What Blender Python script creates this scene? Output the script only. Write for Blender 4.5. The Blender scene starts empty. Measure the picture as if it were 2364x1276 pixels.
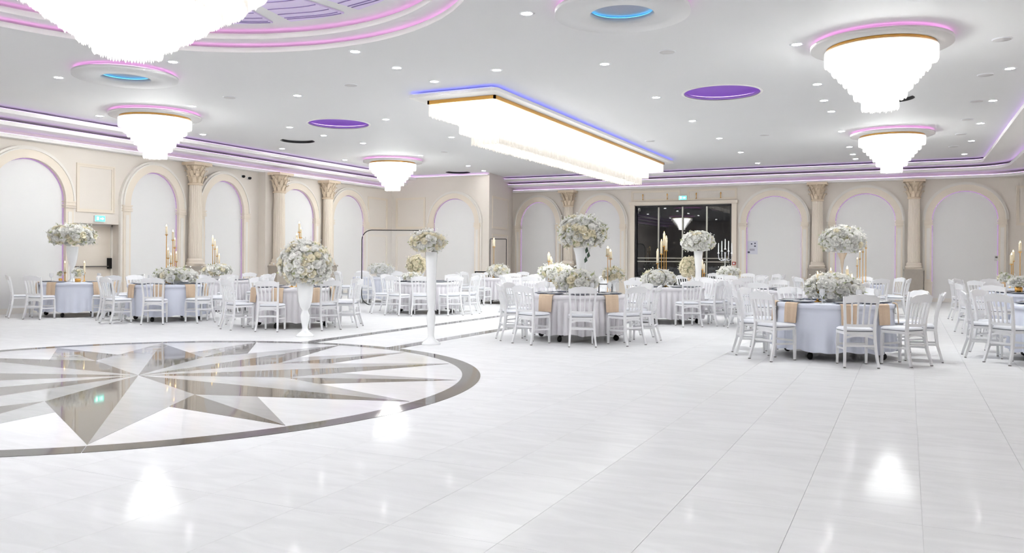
import bpy, math, random
from mathutils import Vector, Matrix
from mathutils.geometry import delaunay_2d_cdt
random.seed(7)
R = math.radians
S = bpy.context.scene
COL = S.collection

# ------------------------------------------------------------------ camera, world, exposure
FPX, W_, H_ = 1892.6, 2364.0, 1276.0
CAMH, YAW, ROLL = 1.36, R(25.77), 0.0061
cam = bpy.data.cameras.new('camera'); co = bpy.data.objects.new('camera', cam); COL.objects.link(co)
cam.sensor_fit = 'HORIZONTAL'; cam.sensor_width = 36.0
cam.lens = FPX / W_ * 36.0
cam.shift_y = -(638.0 - 595.86) / W_
cam.clip_start = 0.05; cam.clip_end = 200
co.matrix_world = Matrix.Translation((0, 0, CAMH)) @ Matrix.Rotation(YAW, 4, 'Z') @ Matrix.Rotation(R(90), 4, 'X') @ Matrix.Rotation(ROLL, 4, 'Z')
S.camera = co
world = bpy.data.worlds.new('night'); S.world = world; world.use_nodes = True
world.node_tree.nodes['Background'].inputs[0].default_value = (0.01, 0.012, 0.018, 1)
world.node_tree.nodes['Background'].inputs[1].default_value = 0.3
S.view_settings.view_transform = 'Standard'; S.view_settings.look = 'None'
S.view_settings.gamma = 1.0; S.view_settings.use_curve_mapping = False
S.view_settings.exposure = 1.52
CORE_L = 15.0          # radiance of the lamp cores inside the round chandeliers
LIN_L = 3.9           # and of the long chandelier
SPOT_L = 54.0         # recessed spots
LED_L = 1.5           # cove LED strips
S.cycles.use_denoising = True; S.cycles.use_light_tree = False
S.cycles.max_bounces = 6; S.cycles.diffuse_bounces = 4; S.cycles.glossy_bounces = 3
S.cycles.use_adaptive_sampling = True; S.cycles.adaptive_threshold = 0.05; S.cycles.adaptive_min_samples = 16
S.cycles.transmission_bounces = 4; S.cycles.transparent_max_bounces = 10
S.cycles.sample_clamp_indirect = 6.0
S.cycles.caustics_reflective = False; S.cycles.caustics_refractive = False

CS, SN = math.cos(YAW), math.sin(YAW)
def at(px, d):
    """floor position that lies d metres in front of the camera, px pixels across"""
    l = (px - 1182.0) / FPX * d
    return (l * CS - d * SN, l * SN + d * CS)

# ------------------------------------------------------------------ materials
def lin(c):
    c = c / 255.0
    return c / 12.92 if c <= 0.04045 else ((c + 0.055) / 1.055) ** 2.4
def rgb(r, g, b): return (lin(r), lin(g), lin(b), 1)
M = {}
def petal(name, c, tr=0.25):
    m = bpy.data.materials.new(name); m.use_nodes = True; n = m.node_tree.nodes; l = m.node_tree.links
    p = n['Principled BSDF']; p.inputs['Roughness'].default_value = 0.6; p.inputs['Specular IOR Level'].default_value = 0.2
    tc = n.new('ShaderNodeTexCoord'); nz = n.new('ShaderNodeTexNoise'); nz.inputs['Scale'].default_value = 3.0; l.new(tc.outputs['Object'], nz.inputs['Vector'])
    mx = n.new('ShaderNodeMix'); mx.data_type = 'RGBA'; mx.inputs[6].default_value = tuple(v * 0.95 for v in c[:3]) + (1,); mx.inputs[7].default_value = c
    l.new(nz.outputs['Fac'], mx.inputs[0]); t = n.new('ShaderNodeBsdfTranslucent'); ms = n.new('ShaderNodeMixShader'); ms.inputs[0].default_value = tr
    l.new(mx.outputs[2], p.inputs['Base Color']); l.new(mx.outputs[2], t.inputs[0]); l.new(p.outputs[0], ms.inputs[1]); l.new(t.outputs[0], ms.inputs[2]); l.new(ms.outputs[0], n['Material Output'].inputs[0])
    M[name] = m
def mat(name, c, rough=0.5, metal=0.0, var=0.03, scale=6.0, spec=0.5, bump=0.0, bscale=60.0, coat=0.0, sheen=0.0, sss=0.0):
    m = bpy.data.materials.new(name); m.use_nodes = True; n = m.node_tree.nodes; l = m.node_tree.links
    p = n['Principled BSDF']; p.inputs['Roughness'].default_value = rough; p.inputs['Metallic'].default_value = metal
    p.inputs['Specular IOR Level'].default_value = spec
    p.inputs['Coat Weight'].default_value = coat; p.inputs['Sheen Weight'].default_value = sheen
    tc = n.new('ShaderNodeTexCoord'); nz = n.new('ShaderNodeTexNoise'); nz.inputs['Scale'].default_value = scale; nz.inputs['Detail'].default_value = 3
    l.new(tc.outputs['Object'], nz.inputs['Vector'])
    mx = n.new('ShaderNodeMix'); mx.data_type = 'RGBA'
    mx.inputs[6].default_value = tuple(max(0, v * (1 - var)) for v in c[:3]) + (1,)
    mx.inputs[7].default_value = tuple(min(1, v * (1 + var)) for v in c[:3]) + (1,)
    l.new(nz.outputs['Fac'], mx.inputs[0]); l.new(mx.outputs[2], p.inputs['Base Color'])
    if bump:
        b = n.new('ShaderNodeTexNoise'); b.inputs['Scale'].default_value = bscale; b.inputs['Detail'].default_value = 4
        l.new(tc.outputs['Object'], b.inputs['Vector'])
        bn = n.new('ShaderNodeBump'); bn.inputs['Strength'].default_value = bump; bn.inputs['Distance'].default_value = 0.01
        l.new(b.outputs['Fac'], bn.inputs['Height']); l.new(bn.outputs['Normal'], p.inputs['Normal'])
    M[name] = m
    return m
def emat(name, c, s):
    m = bpy.data.materials.new(name); m.use_nodes = True; n = m.node_tree.nodes; l = m.node_tree.links
    for x in list(n):
        if x.type != 'OUTPUT_MATERIAL': n.remove(x)
    e = n.new('ShaderNodeEmission'); e.inputs[0].default_value = c; e.inputs[1].default_value = s
    l.new(e.outputs[0], n['Material Output'].inputs[0]); M[name] = m
    return m
def marble(name, c, rough, vein=0.06, vscale=1.6, stretch=(1, 4, 1), spec=0.5, polish=None):
    """polished stone: soft veins drawn out along one direction, different from slab to slab"""
    m = bpy.data.materials.new(name); m.use_nodes = True; n = m.node_tree.nodes; l = m.node_tree.links
    p = n['Principled BSDF']; p.inputs['Roughness'].default_value = rough; p.inputs['Specular IOR Level'].default_value = spec
    g = n.new('ShaderNodeNewGeometry'); oi = n.new('ShaderNodeObjectInfo')
    mp = n.new('ShaderNodeMapping'); mp.inputs['Scale'].default_value = stretch
    ad = n.new('ShaderNodeVectorMath'); ad.operation = 'MULTIPLY_ADD'; ad.inputs[1].default_value = (1, 1, 1)
    cb = n.new('ShaderNodeCombineXYZ'); ml = n.new('ShaderNodeMath'); ml.operation = 'MULTIPLY'; ml.inputs[1].default_value = 40
    l.new(oi.outputs['Random'], ml.inputs[0]); l.new(ml.outputs[0], cb.inputs[0]); l.new(ml.outputs[0], cb.inputs[2])
    l.new(g.outputs['Position'], mp.inputs['Vector']); l.new(mp.outputs[0], ad.inputs[0]); l.new(cb.outputs[0], ad.inputs[2])
    nz = n.new('ShaderNodeTexNoise'); nz.inputs['Scale'].default_value = vscale; nz.inputs['Detail'].default_value = 7; nz.inputs['Distortion'].default_value = 1.2
    l.new(ad.outputs[0], nz.inputs['Vector'])
    cr = n.new('ShaderNodeValToRGB'); e = cr.color_ramp.elements
    e[0].position = 0.38; e[0].color = tuple(v * (1 - vein * 2) for v in c[:3]) + (1,)
    e[1].position = 0.62; e[1].color = c
    l.new(nz.outputs['Fac'], cr.inputs[0]); l.new(cr.outputs[0], p.inputs['Base Color'])
    if polish:
        p.inputs['Specular IOR Level'].default_value = 0.0
        lw = n.new('ShaderNodeLayerWeight'); lw.inputs[0].default_value = 0.5
        r2 = n.new('ShaderNodeValToRGB'); e = r2.color_ramp.elements
        e[0].position = 0.45; e[0].color = (polish[0],) * 3 + (1,); e[1].position = 1.0; e[1].color = (polish[2],) * 3 + (1,)
        k = r2.color_ramp.elements.new(0.8); k.color = (polish[1],) * 3 + (1,)
        l.new(lw.outputs['Facing'], r2.inputs[0])
        gl = n.new('ShaderNodeBsdfGlossy'); gl.inputs['Roughness'].default_value = rough
        mx = n.new('ShaderNodeMixShader'); l.new(r2.outputs[0], mx.inputs[0]); l.new(p.outputs[0], mx.inputs[1]); l.new(gl.outputs[0], mx.inputs[2])
        l.new(mx.outputs[0], n['Material Output'].inputs[0])
    M[name] = m
    return m
def clearmat(name, c, op, emis=0.0, gloss=0.15, body=1.0):
    """thin clear stuff: part of the light goes straight through"""
    m = bpy.data.materials.new(name); m.use_nodes = True; n = m.node_tree.nodes; l = m.node_tree.links
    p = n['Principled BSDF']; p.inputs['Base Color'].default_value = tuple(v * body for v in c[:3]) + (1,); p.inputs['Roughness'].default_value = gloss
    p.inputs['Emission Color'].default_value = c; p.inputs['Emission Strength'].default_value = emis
    t = n.new('ShaderNodeBsdfTransparent'); mx = n.new('ShaderNodeMixShader'); mx.inputs[0].default_value = op
    l.new(t.outputs[0], mx.inputs[1]); l.new(p.outputs[0], mx.inputs[2]); l.new(mx.outputs[0], n['Material Output'].inputs[0])
    M[name] = m
    return m

marble('stone_floor', rgb(236, 236, 237), 0.085, 0.03, polish=(0.010, 0.036, 0.2))
marble('stone_white', rgb(238, 238, 241), 0.045, 0.03)
marble('stone_grey', rgb(176, 175, 177), 0.04, 0.03)
marble('stone_dark', rgb(112, 107, 102), 0.04, 0.06)
marble('stone_ring', rgb(92, 89, 87), 0.05, 0.12)
mat('grout', rgb(229, 229, 230), 0.5)
mat('ceiling_paint', rgb(230, 230, 230), 0.7, var=0.01, scale=1)
mat('recess_glow_tint', rgb(186, 152, 218), 0.5, var=0.03, scale=2)  # purple of the LED glow put into the recess wall colour
mat('lip_paint', rgb(242, 240, 237), 0.6, var=0.01, scale=1)
mat('wall_paint', rgb(226, 218, 209), 0.65, var=0.015, scale=1)
mat('niche_paint', rgb(230, 229, 228), 0.6, var=0.012, scale=1)
mat('trim_paint', rgb(229, 218, 203), 0.55, var=0.02, scale=3)
mat('trim_white', rgb(231, 226, 219), 0.55, var=0.02, scale=3)
mat('carved_plaster', rgb(222, 204, 180), 0.6, var=0.12, scale=30, bump=0.3, bscale=40)
mat('pedestal_stone', rgb(168, 159, 148), 0.35, var=0.08, scale=8)
mat('chair_white', rgb(240, 240, 242), 0.28, var=0.01, coat=0.2)
mat('cushion_white', rgb(238, 240, 246), 0.5, var=0.02, scale=20, sheen=0.2)
mat('cushion_edge', rgb(120, 122, 132), 0.7)
mat('foot_rubber', rgb(120, 118, 116), 0.6)
mat('cloth_blue', rgb(224, 228, 242), 0.75, var=0.03, scale=4, sheen=0.3)
mat('cloth_grey', rgb(232, 229, 233), 0.75, var=0.03, scale=4, sheen=0.3)
mat('cloth_white', rgb(232, 232, 238), 0.75, var=0.02, scale=4, sheen=0.3)
mat('napkin_tan', rgb(214, 190, 164), 0.8, var=0.05, scale=30, bump=0.15, bscale=200)
mat('wood_pale', rgb(200, 190, 175), 0.5)
mat('black_metal', rgb(24, 24, 26), 0.35, metal=0.3)
mat('caster_black', rgb(18, 17, 18), 0.5)
mat('gold', rgb(222, 170, 92), 0.25, metal=1.0, var=0.05)
mat('gold_pale', rgb(224, 190, 150), 0.35, metal=0.85, var=0.05)
mat('plate_white', rgb(238, 238, 242), 0.15, coat=0.4)
mat('plate_dark', rgb(120, 125, 142), 0.2)
mat('vase_white', rgb(248, 249, 250), 0.18, coat=0.3)
mat('vase_gold', rgb(228, 208, 184), 0.22, metal=0.6)
petal('rose_white', rgb(252, 251, 247))
petal('rose_cream', rgb(250, 243, 222))
mat('leaf_green', rgb(172, 178, 136), 0.5, var=0.3, scale=20)
mat('foam_pale', rgb(208, 208, 182), 0.7, var=0.1)
mat('leaf_dark', rgb(62, 84, 66), 0.45, var=0.25, scale=20)
mat('candle_wax', rgb(250, 236, 206), 0.5, sss=0.2)
mat('door_paint', rgb(226, 216, 204), 0.5, var=0.01)
mat('metal_grey', rgb(120, 115, 110), 0.35, metal=0.8)
mat('aluminium', rgb(158, 156, 148), 0.3, metal=0.8)
mat('plastic_white', rgb(236, 238, 240), 0.4)
mat('plastic_grey', rgb(205, 203, 202), 0.5)
mat('red_plastic', rgb(176, 64, 56), 0.4)
mat('night_glass', rgb(12, 14, 18), 0.015, spec=0.85)
mat('notice_paper', rgb(214, 214, 224), 0.6)
mat('ink', rgb(70, 70, 90), 0.6)
mat('lilac_panel', rgb(224, 211, 243), 0.4, var=0.03, scale=2)
mat('lilac_line', rgb(122, 104, 158), 0.5)
mat('grille_grey', rgb(168, 172, 190), 0.5, var=0.1, scale=60)
mat('silver', rgb(225, 227, 232), 0.12, metal=1.0)
clearmat('crystal', (1.0, 0.965, 0.91, 1), 0.22, 0.45, body=0.5)  # crystals emit too: the glow of lamp-lit glass put into the material
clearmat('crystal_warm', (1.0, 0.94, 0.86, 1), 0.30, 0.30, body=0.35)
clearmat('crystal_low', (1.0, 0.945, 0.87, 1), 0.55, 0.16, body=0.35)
clearmat('clear_pane', (0.92, 0.93, 0.95, 1), 0.22, 0.0, 0.02)
clearmat('acrylic', (0.93, 0.94, 0.96, 1), 0.6, 0.0, 0.05)
emat('core_round', (0.965, 1.0, 1.0, 1), CORE_L)
emat('core_dome', (0.965, 1.0, 1.0, 1), CORE_L * 0.75)
emat('core_long', (0.965, 1.0, 0.99, 1), LIN_L)
emat('spot_lens', (0.96, 0.98, 1.0, 1), SPOT_L)
emat('led_purple', (0.66, 0.42, 0.95, 1), LED_L)
emat('led_pink', (0.9, 0.35, 0.85, 1), LED_L)
emat('led_blue', (0.2, 0.22, 1.0, 1), LED_L * 1.3)
emat('led_cyan', (0.12, 0.62, 1.0, 1), 1.7)
emat('led_line', (0.42, 0.25, 0.50, 1), 0.42)
emat('flame', (1.0, 0.68, 0.28, 1), 3.0)
emat('sign_green', (0.12, 0.75, 0.6, 1), 1.0)
emat('sign_white', (0.9, 1.0, 0.97, 1), 1.4)
for n_ in ('crystal', 'crystal_warm', 'crystal_low', 'flame', 'sign_green', 'sign_white', 'led_line'):
    try: M[n_].cycles.emission_sampling = 'NONE'
    except Exception: pass

# ------------------------------------------------------------------ mesh builder
class MB:
    def __init__(s): s.v = []; s.f = []; s.sm = []
    def add(s, vs, fs, smooth=False):
        b = len(s.v); s.v += [tuple(x) for x in vs]
        for f in fs: s.f.append([b + i for i in f]); s.sm.append(smooth)
        return s
    def box(s, x0, x1, y0, y1, z0, z1):
        return s.add([(x0, y0, z0), (x1, y0, z0), (x1, y1, z0), (x0, y1, z0), (x0, y0, z1), (x1, y0, z1), (x1, y1, z1), (x0, y1, z1)],
                     [(0, 3, 2, 1), (4, 5, 6, 7), (0, 1, 5, 4), (1, 2, 6, 5), (2, 3, 7, 6), (3, 0, 4, 7)])
    def beam(s, pts, w, t, up=(0, 0, 1)):
        """rectangular bar through pts; w, t numbers or lists (across / along up)"""
        n = len(pts); ws = w if isinstance(w, (list, tuple)) else [w] * n; ts = t if isinstance(t, (list, tuple)) else [t] * n
        P = [Vector(p) for p in pts]; vs = []
        for i, p in enumerate(P):
            d = (P[min(i + 1, n - 1)] - P[max(i - 1, 0)]).normalized(); u = Vector(up)
            sx = d.cross(u)
            if sx.length < 1e-4: sx = d.cross(Vector((1, 0, 0)))
            sx.normalize(); uu = sx.cross(d).normalized()
            for a, b in ((-1, -1), (1, -1), (1, 1), (-1, 1)): vs.append(p + sx * (a * ws[i] / 2) + uu * (b * ts[i] / 2))
        fs = [(3, 2, 1, 0), tuple(4 * (n - 1) + k for k in range(4))]
        for i in range(n - 1):
            for k in range(4): fs.append((4 * i + k, 4 * i + (k + 1) % 4, 4 * i + 4 + (k + 1) % 4, 4 * i + 4 + k))
        return s.add(vs, fs)
    def tube(s, pts, r, seg=8, closed=False):
        n = len(pts); rs = r if isinstance(r, (list, tuple)) else [r] * n
        P = [Vector(p) for p in pts]; vs = []
        for i, p in enumerate(P):
            d = (P[(i + 1) % n] - P[i - 1]) if closed else (P[min(i + 1, n - 1)] - P[max(i - 1, 0)])
            d.normalize(); u = Vector((0, 0, 1)) if abs(d.z) < 0.9 else Vector((1, 0, 0))
            a = d.cross(u).normalized(); b = a.cross(d)
            for k in range(seg):
                t = 2 * math.pi * k / seg; vs.append(p + a * (rs[i] * math.cos(t)) + b * (rs[i] * math.sin(t)))
        fs = []
        for i in range(n if closed else n - 1):
            j = (i + 1) % n
            for k in range(seg): fs.append((seg * i + k, seg * i + (k + 1) % seg, seg * j + (k + 1) % seg, seg * j + k))
        if not closed: fs += [tuple(reversed(range(seg))), tuple(seg * (n - 1) + k for k in range(seg))]
        return s.add(vs, fs, True)
    def lathe(s, prof, c=(0, 0, 0), seg=32, smooth=True, a0=0.0, a1=None):
        full = a1 is None; a1 = a0 + 2 * math.pi if full else a1; n = seg if full else seg + 1; vs = []; fs = []
        for r, z in prof:
            for k in range(n):
                t = a0 + (a1 - a0) * k / seg; vs.append((c[0] + r * math.cos(t), c[1] + r * math.sin(t), c[2] + z))
        for i in range(len(prof) - 1):
            for k in range(seg if not full else n):
                k2 = (k + 1) % n if full else k + 1
                if prof[i][0] < 1e-6: fs.append((n * i + k, n * (i + 1) + k2, n * (i + 1) + k))
                elif prof[i + 1][0] < 1e-6: fs.append((n * i + k, n * i + k2, n * (i + 1) + k))
                else: fs.append((n * i + k, n * i + k2, n * (i + 1) + k2, n * (i + 1) + k))
        return s.add(vs, fs, smooth)
    def ribbon(s, A, B, z0, z1):
        """solid between two paired plan polylines"""
        n = len(A); vs = []
        for a, b in zip(A, B): vs += [(a[0], a[1], z0), (b[0], b[1], z0), (b[0], b[1], z1), (a[0], a[1], z1)]
        fs = [(0, 1, 2, 3), tuple(4 * (n - 1) + k for k in (3, 2, 1, 0))]
        for i in range(n - 1):
            for k in range(4): fs.append((4 * i + k, 4 * i + 4 + k, 4 * i + 4 + (k + 1) % 4, 4 * i + (k + 1) % 4))
        return s.add(vs, fs)
    def poly(s, P, z0, z1):
        n = len(P)
        return s.add([(x, y, z0) for x, y in P] + [(x, y, z1) for x, y in P],
                     [tuple(reversed(range(n))), tuple(range(n, 2 * n))] + [(i, (i + 1) % n, n + (i + 1) % n, n + i) for i in range(n)])
    def mesh(s, name):
        me = bpy.data.meshes.new(name); me.from_pydata(s.v, [], s.f); me.polygons.foreach_set('use_smooth', s.sm); me.update()
        return me
    def build(s, name, m, parent=None, loc=None):
        me = s.mesh(name); me.materials.append(M[m])
        return link(name, me, parent, loc)
def link(name, data, parent=None, loc=None, rot=None, scale=None):
    o = bpy.data.objects.new(name, data); COL.objects.link(o)
    if parent is not None: o.parent = parent
    if loc is not None: o.location = loc
    if rot is not None: o.rotation_euler = rot
    if scale is not None: o.scale = scale if isinstance(scale, (tuple, list)) else (scale,) * 3
    return o
def tag(o, label=None, cat=None, group=None, kind=None):
    if label: o['label'] = label
    if cat: o['category'] = cat
    if group: o['group'] = group
    if kind: o['kind'] = kind
    return o
def thing(name, label, cat, loc=(0, 0, 0), rz=0.0, group=None):
    return tag(link(name, None, None, loc, (0, 0, rz)), label, cat, group)
def struct(o, label=None): return tag(o, label, None, None, 'structure')
def copy_tree(o, parent=None):
    c = o.copy(); COL.objects.link(c); c.parent = parent
    for ch in list(o.children): copy_tree(ch, c)
    return c

# ------------------------------------------------------------------ room constants (metres)
XL, XR, YB, YF, ZC = -18.7, 3.75, 30.5, -8.0, 4.60
BAYY, BAYX, BAYX2 = 27.6, -14.30, -14.75
DC = (-7.86, 6.38)                      # centre of the stepped dome
MC = (-7.87, 6.55)                      # centre of the floor rosette and of the round recess above it
AX = -7.87                              # the hall's long axis

# ------------------------------------------------------------------ floor
fl = MB().box(XL - 0.6, XR + 0.2, YF - 0.2, YB + 0.3, -0.12, -0.006).build('floor', 'grout')
struct(fl, 'pale polished stone tile floor of the banquet hall')
TX, TY = 0.61, 1.22
tm = MB().box(-TX / 2 + 0.001, TX / 2 - 0.001, -TY / 2 + 0.001, TY / 2 - 0.001, -0.008, 0.0).mesh('tile'); tm.materials.append(M['stone_floor'])
cand = []; far = MB()
x0, y0 = 0.075 + TX / 2, 4.71 + TY / 2
for i in range(-32, 7):
    for j in range(-11, 22):
        x, y = x0 + i * TX, y0 + j * TY
        if x < XL - 0.5 or x > XR or y < YF or y > YB: continue
        if max(math.hypot(x + a * TX / 2 - MC[0], y + b * TY / 2 - MC[1]) for a in (-1, 1) for b in (-1, 1)) < 3.8: continue
        d = -x * SN + y * CS; l = x * CS + y * SN
        vis = d > 3.4 and abs(l / d) < 0.65
        cand.append((d if vis else 1000 + math.hypot(x, y), x, y))
cand.sort()
for k, (d, x, y) in enumerate(cand):
    if k < 300 and d < 1000: link('tile', tm, fl, (x, y, 0))
    else: far.box(x - TX / 2 + 0.001, x + TX / 2 - 0.001, y - TY / 2 + 0.001, y + TY / 2 - 0.001, -0.008, 0.0)
tag(far.build('far_tiles', 'stone_floor', fl), kind='stuff')

# floor rosette: a sixteen-pointed star of inlaid stone in a dark ring, two dark bands running to the far wall
med = thing('floor_rosette', 'round grey and white compass star inlaid in the polished floor', 'floor inlay', (MC[0], MC[1], 0.0))
RO, RI, RT = 3.886, 3.675, 3.64
MB().lathe([(0, 0.002), (RI + 0.01, 0.002), (RI + 0.01, -0.004), (0, -0.004)][::-1], seg=96, smooth=False).build('marble_field', 'stone_white', med)
NS = 8
for k in range(NS):
    a0, a1 = R(-45 + 45 * k), R(-45 + 45 * (k + 1))
    MB().lathe([(RI, 0.003), (RI, -0.004), (RO, -0.004), (RO, 0.003), (RI, 0.003)][::-1], seg=20, smooth=False, a0=a0 + 0.0006, a1=a1 - 0.0006).build('ring_segment', 'stone_ring', med)
RN = 1.70
def pol(r, deg): return (r * math.cos(R(deg)), r * math.sin(R(deg)))
for k in range(8):
    a = -45 + 45 * k
    for side, mt in ((-22.5, 'stone_dark'), (22.5, 'stone_grey')):
        P = [(0, 0), pol(RN, a + side), pol(RT, a)]
        if side > 0: P = [(0, 0), pol(RT, a), pol(RN, a + side)]
        MB().poly(P, -0.003, 0.0042).build('long_point_half', mt, med)
    b = a + 22.5; tip = pol(RT, b); nn = pol(RN, b)
    for side, mt in ((-1, 'stone_dark'), (1, 'stone_grey')):
        t = pol(RT, b + side * 22.5); q = (nn[0] + (t[0] - nn[0]) * 0.30, nn[1] + (t[1] - nn[1]) * 0.30)
        P = [nn, q, tip] if side < 0 else [nn, tip, q]
        MB().poly(P, -0.003, 0.0038).build('short_point_half', mt, med)
for xb in (-8.61, -6.96):
    yy = MC[1] + math.sqrt(RO ** 2 - (xb - MC[0]) ** 2) - 0.02
    o = thing('floor_band', 'dark stone band in the floor, %s of the two running from the star' % ('left' if xb < -8 else 'right'), 'floor inlay', (xb, yy, 0), 0, 'dark floor bands')
    n = 12; L = (YB - 2.5 - yy) / n
    for q in range(n): MB().box(-0.12, 0.12, q * L + 0.002, (q + 1) * L - 0.002, -0.004, 0.003).build('band_stone', 'stone_ring', o)

# ------------------------------------------------------------------ ceiling with its round openings
def circ(c, r, n=64): return [(c[0] + r * math.cos(2 * math.pi * k / n), c[1] + r * math.sin(2 * math.pi * k / n)) for k in range(n)]
DOME_R = 3.86
PURP = [((-3.27, 16.1), 0.72), ((-12.47, 16.1), 0.72)]
DIFF = [((-15.38, 18.02), 0.47), ((-15.38, 27.1), 0.47), ((-0.36, 18.1), 0.47)]
holes = [(DC, DOME_R)] + PURP + DIFF
def holed(outer, hl, z, name, m):
    V = list(outer); E_ = [(i, (i + 1) % len(outer)) for i in range(len(outer))]
    for c, r in hl:
        b = len(V); P = circ(c, r); V += P; E_ += [(b + i, b + (i + 1) % len(P)) for i in range(len(P))]
    v, e, f, *_ = delaunay_2d_cdt([Vector(p) for p in V], E_, [], 0, 1e-5)
    ff = []
    for t in f:
        cx = sum(v[i].x for i in t) / 3; cy = sum(v[i].y for i in t) / 3
        if any(math.hypot(cx - c[0], cy - c[1]) < r * 0.999 for c, r in hl): continue
        ff.append(tuple(reversed(t)))
    mb = MB().add([(p.x, p.y, z) for p in v], ff)
    return mb.build(name, m)
ce = struct(holed([(XL - 0.6, YF - 0.2), (XR + 0.2, YF - 0.2), (XR + 0.2, YB + 0.3), (XL - 0.6, YB + 0.3)], holes, ZC, 'ceiling', 'ceiling_paint'), 'white flat ceiling with round recesses')
# blind slab above so that no night shows through
MB().box(XL - 0.6, XR + 0.2, YF - 0.2, YB + 0.3, 6.0, 6.1).build('roof_slab', 'ceiling_paint', ce)
for c, r in PURP:      # purple recesses
    o = thing('round_recess', 'purple glowing round recess in the ceiling, %s' % ('right of the long chandelier' if c[0] > AX else 'left of the long chandelier'), 'ceiling recess', (c[0], c[1], ZC), 0, 'purple ceiling recesses')
    MB().lathe([(r, 0), (r, 0.05), (r + 0.14, 0.05), (r + 0.14, 0.32), (0, 0.32)], seg=48).build('recess_wall', 'recess_glow_tint', o)
    MB().lathe([(r + 0.001, -0.012), (r + 0.05, -0.012), (r + 0.05, 0.0)], seg=48).build('rim', 'lip_paint', o)
    MB().tube([(p[0], p[1], 0.06) for p in circ((0, 0), r + 0.06, 40)], 0.01, 6, True).build('led_strip', 'led_purple', o)
for (c, r), w in zip(DIFF, ('above the left tables', 'nearest the bay arch', 'beside the right chandeliers')):
    o = thing('air_diffuser', 'round air diffuser with a black slot, ' + w, 'air diffuser', (c[0], c[1], ZC), 0, 'round air diffusers')
    MB().lathe([(r, 0), (r, 0.065), (r - 0.02, 0.065)], seg=48).build('slot', 'black_metal', o)
    MB().lathe([(r - 0.02, 0.065), (0, 0.05)], seg=48).build('disc', 'ceiling_paint', o)
# stepped dome recess
dm = thing('dome_recess', 'large stepped round ceiling recess with lilac panels around the big chandelier', 'ceiling recess', (DC[0], DC[1], ZC))
MB().lathe([(DOME_R, 0), (DOME_R, 0.08), (DOME_R + 0.3, 0.08), (DOME_R + 0.3, 0.15)], seg=96).build('outer_lip', 'lip_paint', dm)
MB().lathe([(DOME_R + 0.3, 0.15), (3.62, 0.15)], seg=96).build('lower_soffit', 'ceiling_paint', dm)
MB().lathe([(3.62, 0.15), (3.62, 0.23), (3.9, 0.23), (3.9, 0.31)], seg=96).build('inner_lip', 'lip_paint', dm)
MB().lathe([(3.9, 0.31), (0, 0.31)], seg=96).build('upper_soffit', 'ceiling_paint', dm)
MB().tube([(p[0], p[1], 0.089) for p in circ((0, 0), DOME_R + 0.07, 96)], 0.008, 5, True).build('led_strip', 'led_pink', dm)
MB().tube([(p[0], p[1], 0.239) for p in circ((0, 0), 3.69, 96)], 0.008, 5, True).build('led_strip', 'led_pink', dm)
for k in range(16):
    a = 22.5 * k; h = 8.6
    P = [pol(3.28, a - h), pol(3.28, a), pol(3.28, a + h), pol(1.2, a + h * 0.8), pol(1.2, a - h * 0.8)]
    p = MB().poly(P, 0.285, 0.308).build('lilac_panel', 'lilac_panel', dm)
    for rr in (1.5, 1.8, 2.1, 2.4, 2.7, 2.95, 3.12, 3.19):
        hh = h - 0.4
        MB().beam([pol(rr + 0.05 * math.cos(math.pi * t / 6), a - hh + hh * t / 3) + (0.282,) for t in range(7)], 0.014, 0.01).build('glazing_line', 'lilac_line', p)

# ------------------------------------------------------------------ walls
wl = MB()
DR0, DR1, DRZ, DRD = 13.63, 15.02, 2.18, 0.43
for (ya, yb, za, zb) in ((YF - 0.2, DR0, 0, ZC), (DR0, DR1, DRZ, ZC), (DR1, BAYY + 0.2, 0, ZC)): wl.box(XL - DRD - 0.1, XL, ya, yb, za, zb)
wl.box(XL - DRD - 0.12, XL - DRD, DR0, DR1, 0, DRZ)
wl = struct(wl.build('wall_left', 'wall_paint'), 'cream left wall with lit arches and panel mouldings')
wbay = struct(MB().poly([(XL - 0.4, BAYY), (BAYX, BAYY), (BAYX2, YB + 0.2), (XL - 0.4, YB + 0.2)], 0, ZC).build('wall_bay', 'wall_paint'), 'projecting cream wall block in the far left corner')
wb = MB(); GX0, GX1, GZ = -9.47, -5.80, 3.40
wb.box(BAYX2, GX0, YB, YB + 0.3, 0, ZC).box(GX1, XR, YB, YB + 0.3, 0, ZC).box(GX0, GX1, YB, YB + 0.3, GZ, ZC)
wb = struct(wb.build('wall_back', 'wall_paint'), 'cream far wall with five arches and a dark glass door')
wr = struct(MB().box(XR, XR + 0.2, YF - 0.2, YB + 0.3, 0, ZC).build('wall_right', 'wall_paint'))
wf = struct(MB().box(XL, XR, YF - 0.2, YF, 0, ZC).build('wall_front', 'wall_paint'))
for nm, a in (('baseboard_left', (XL, XL + 0.03, YF, DR0 - 0.05)), ('baseboard_left', (XL, XL + 0.03, DR1 + 0.05, BAYY)), ('baseboard_back', (-4.95, XR, YB - 0.03, YB)), ('baseboard_back', (BAYX2 + .1, GX0 - .2, YB - 0.03, YB))):
    struct(MB().box(a[0], a[1], a[2], a[3], 0, 0.13).build(nm, 'trim_white'))

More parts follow.
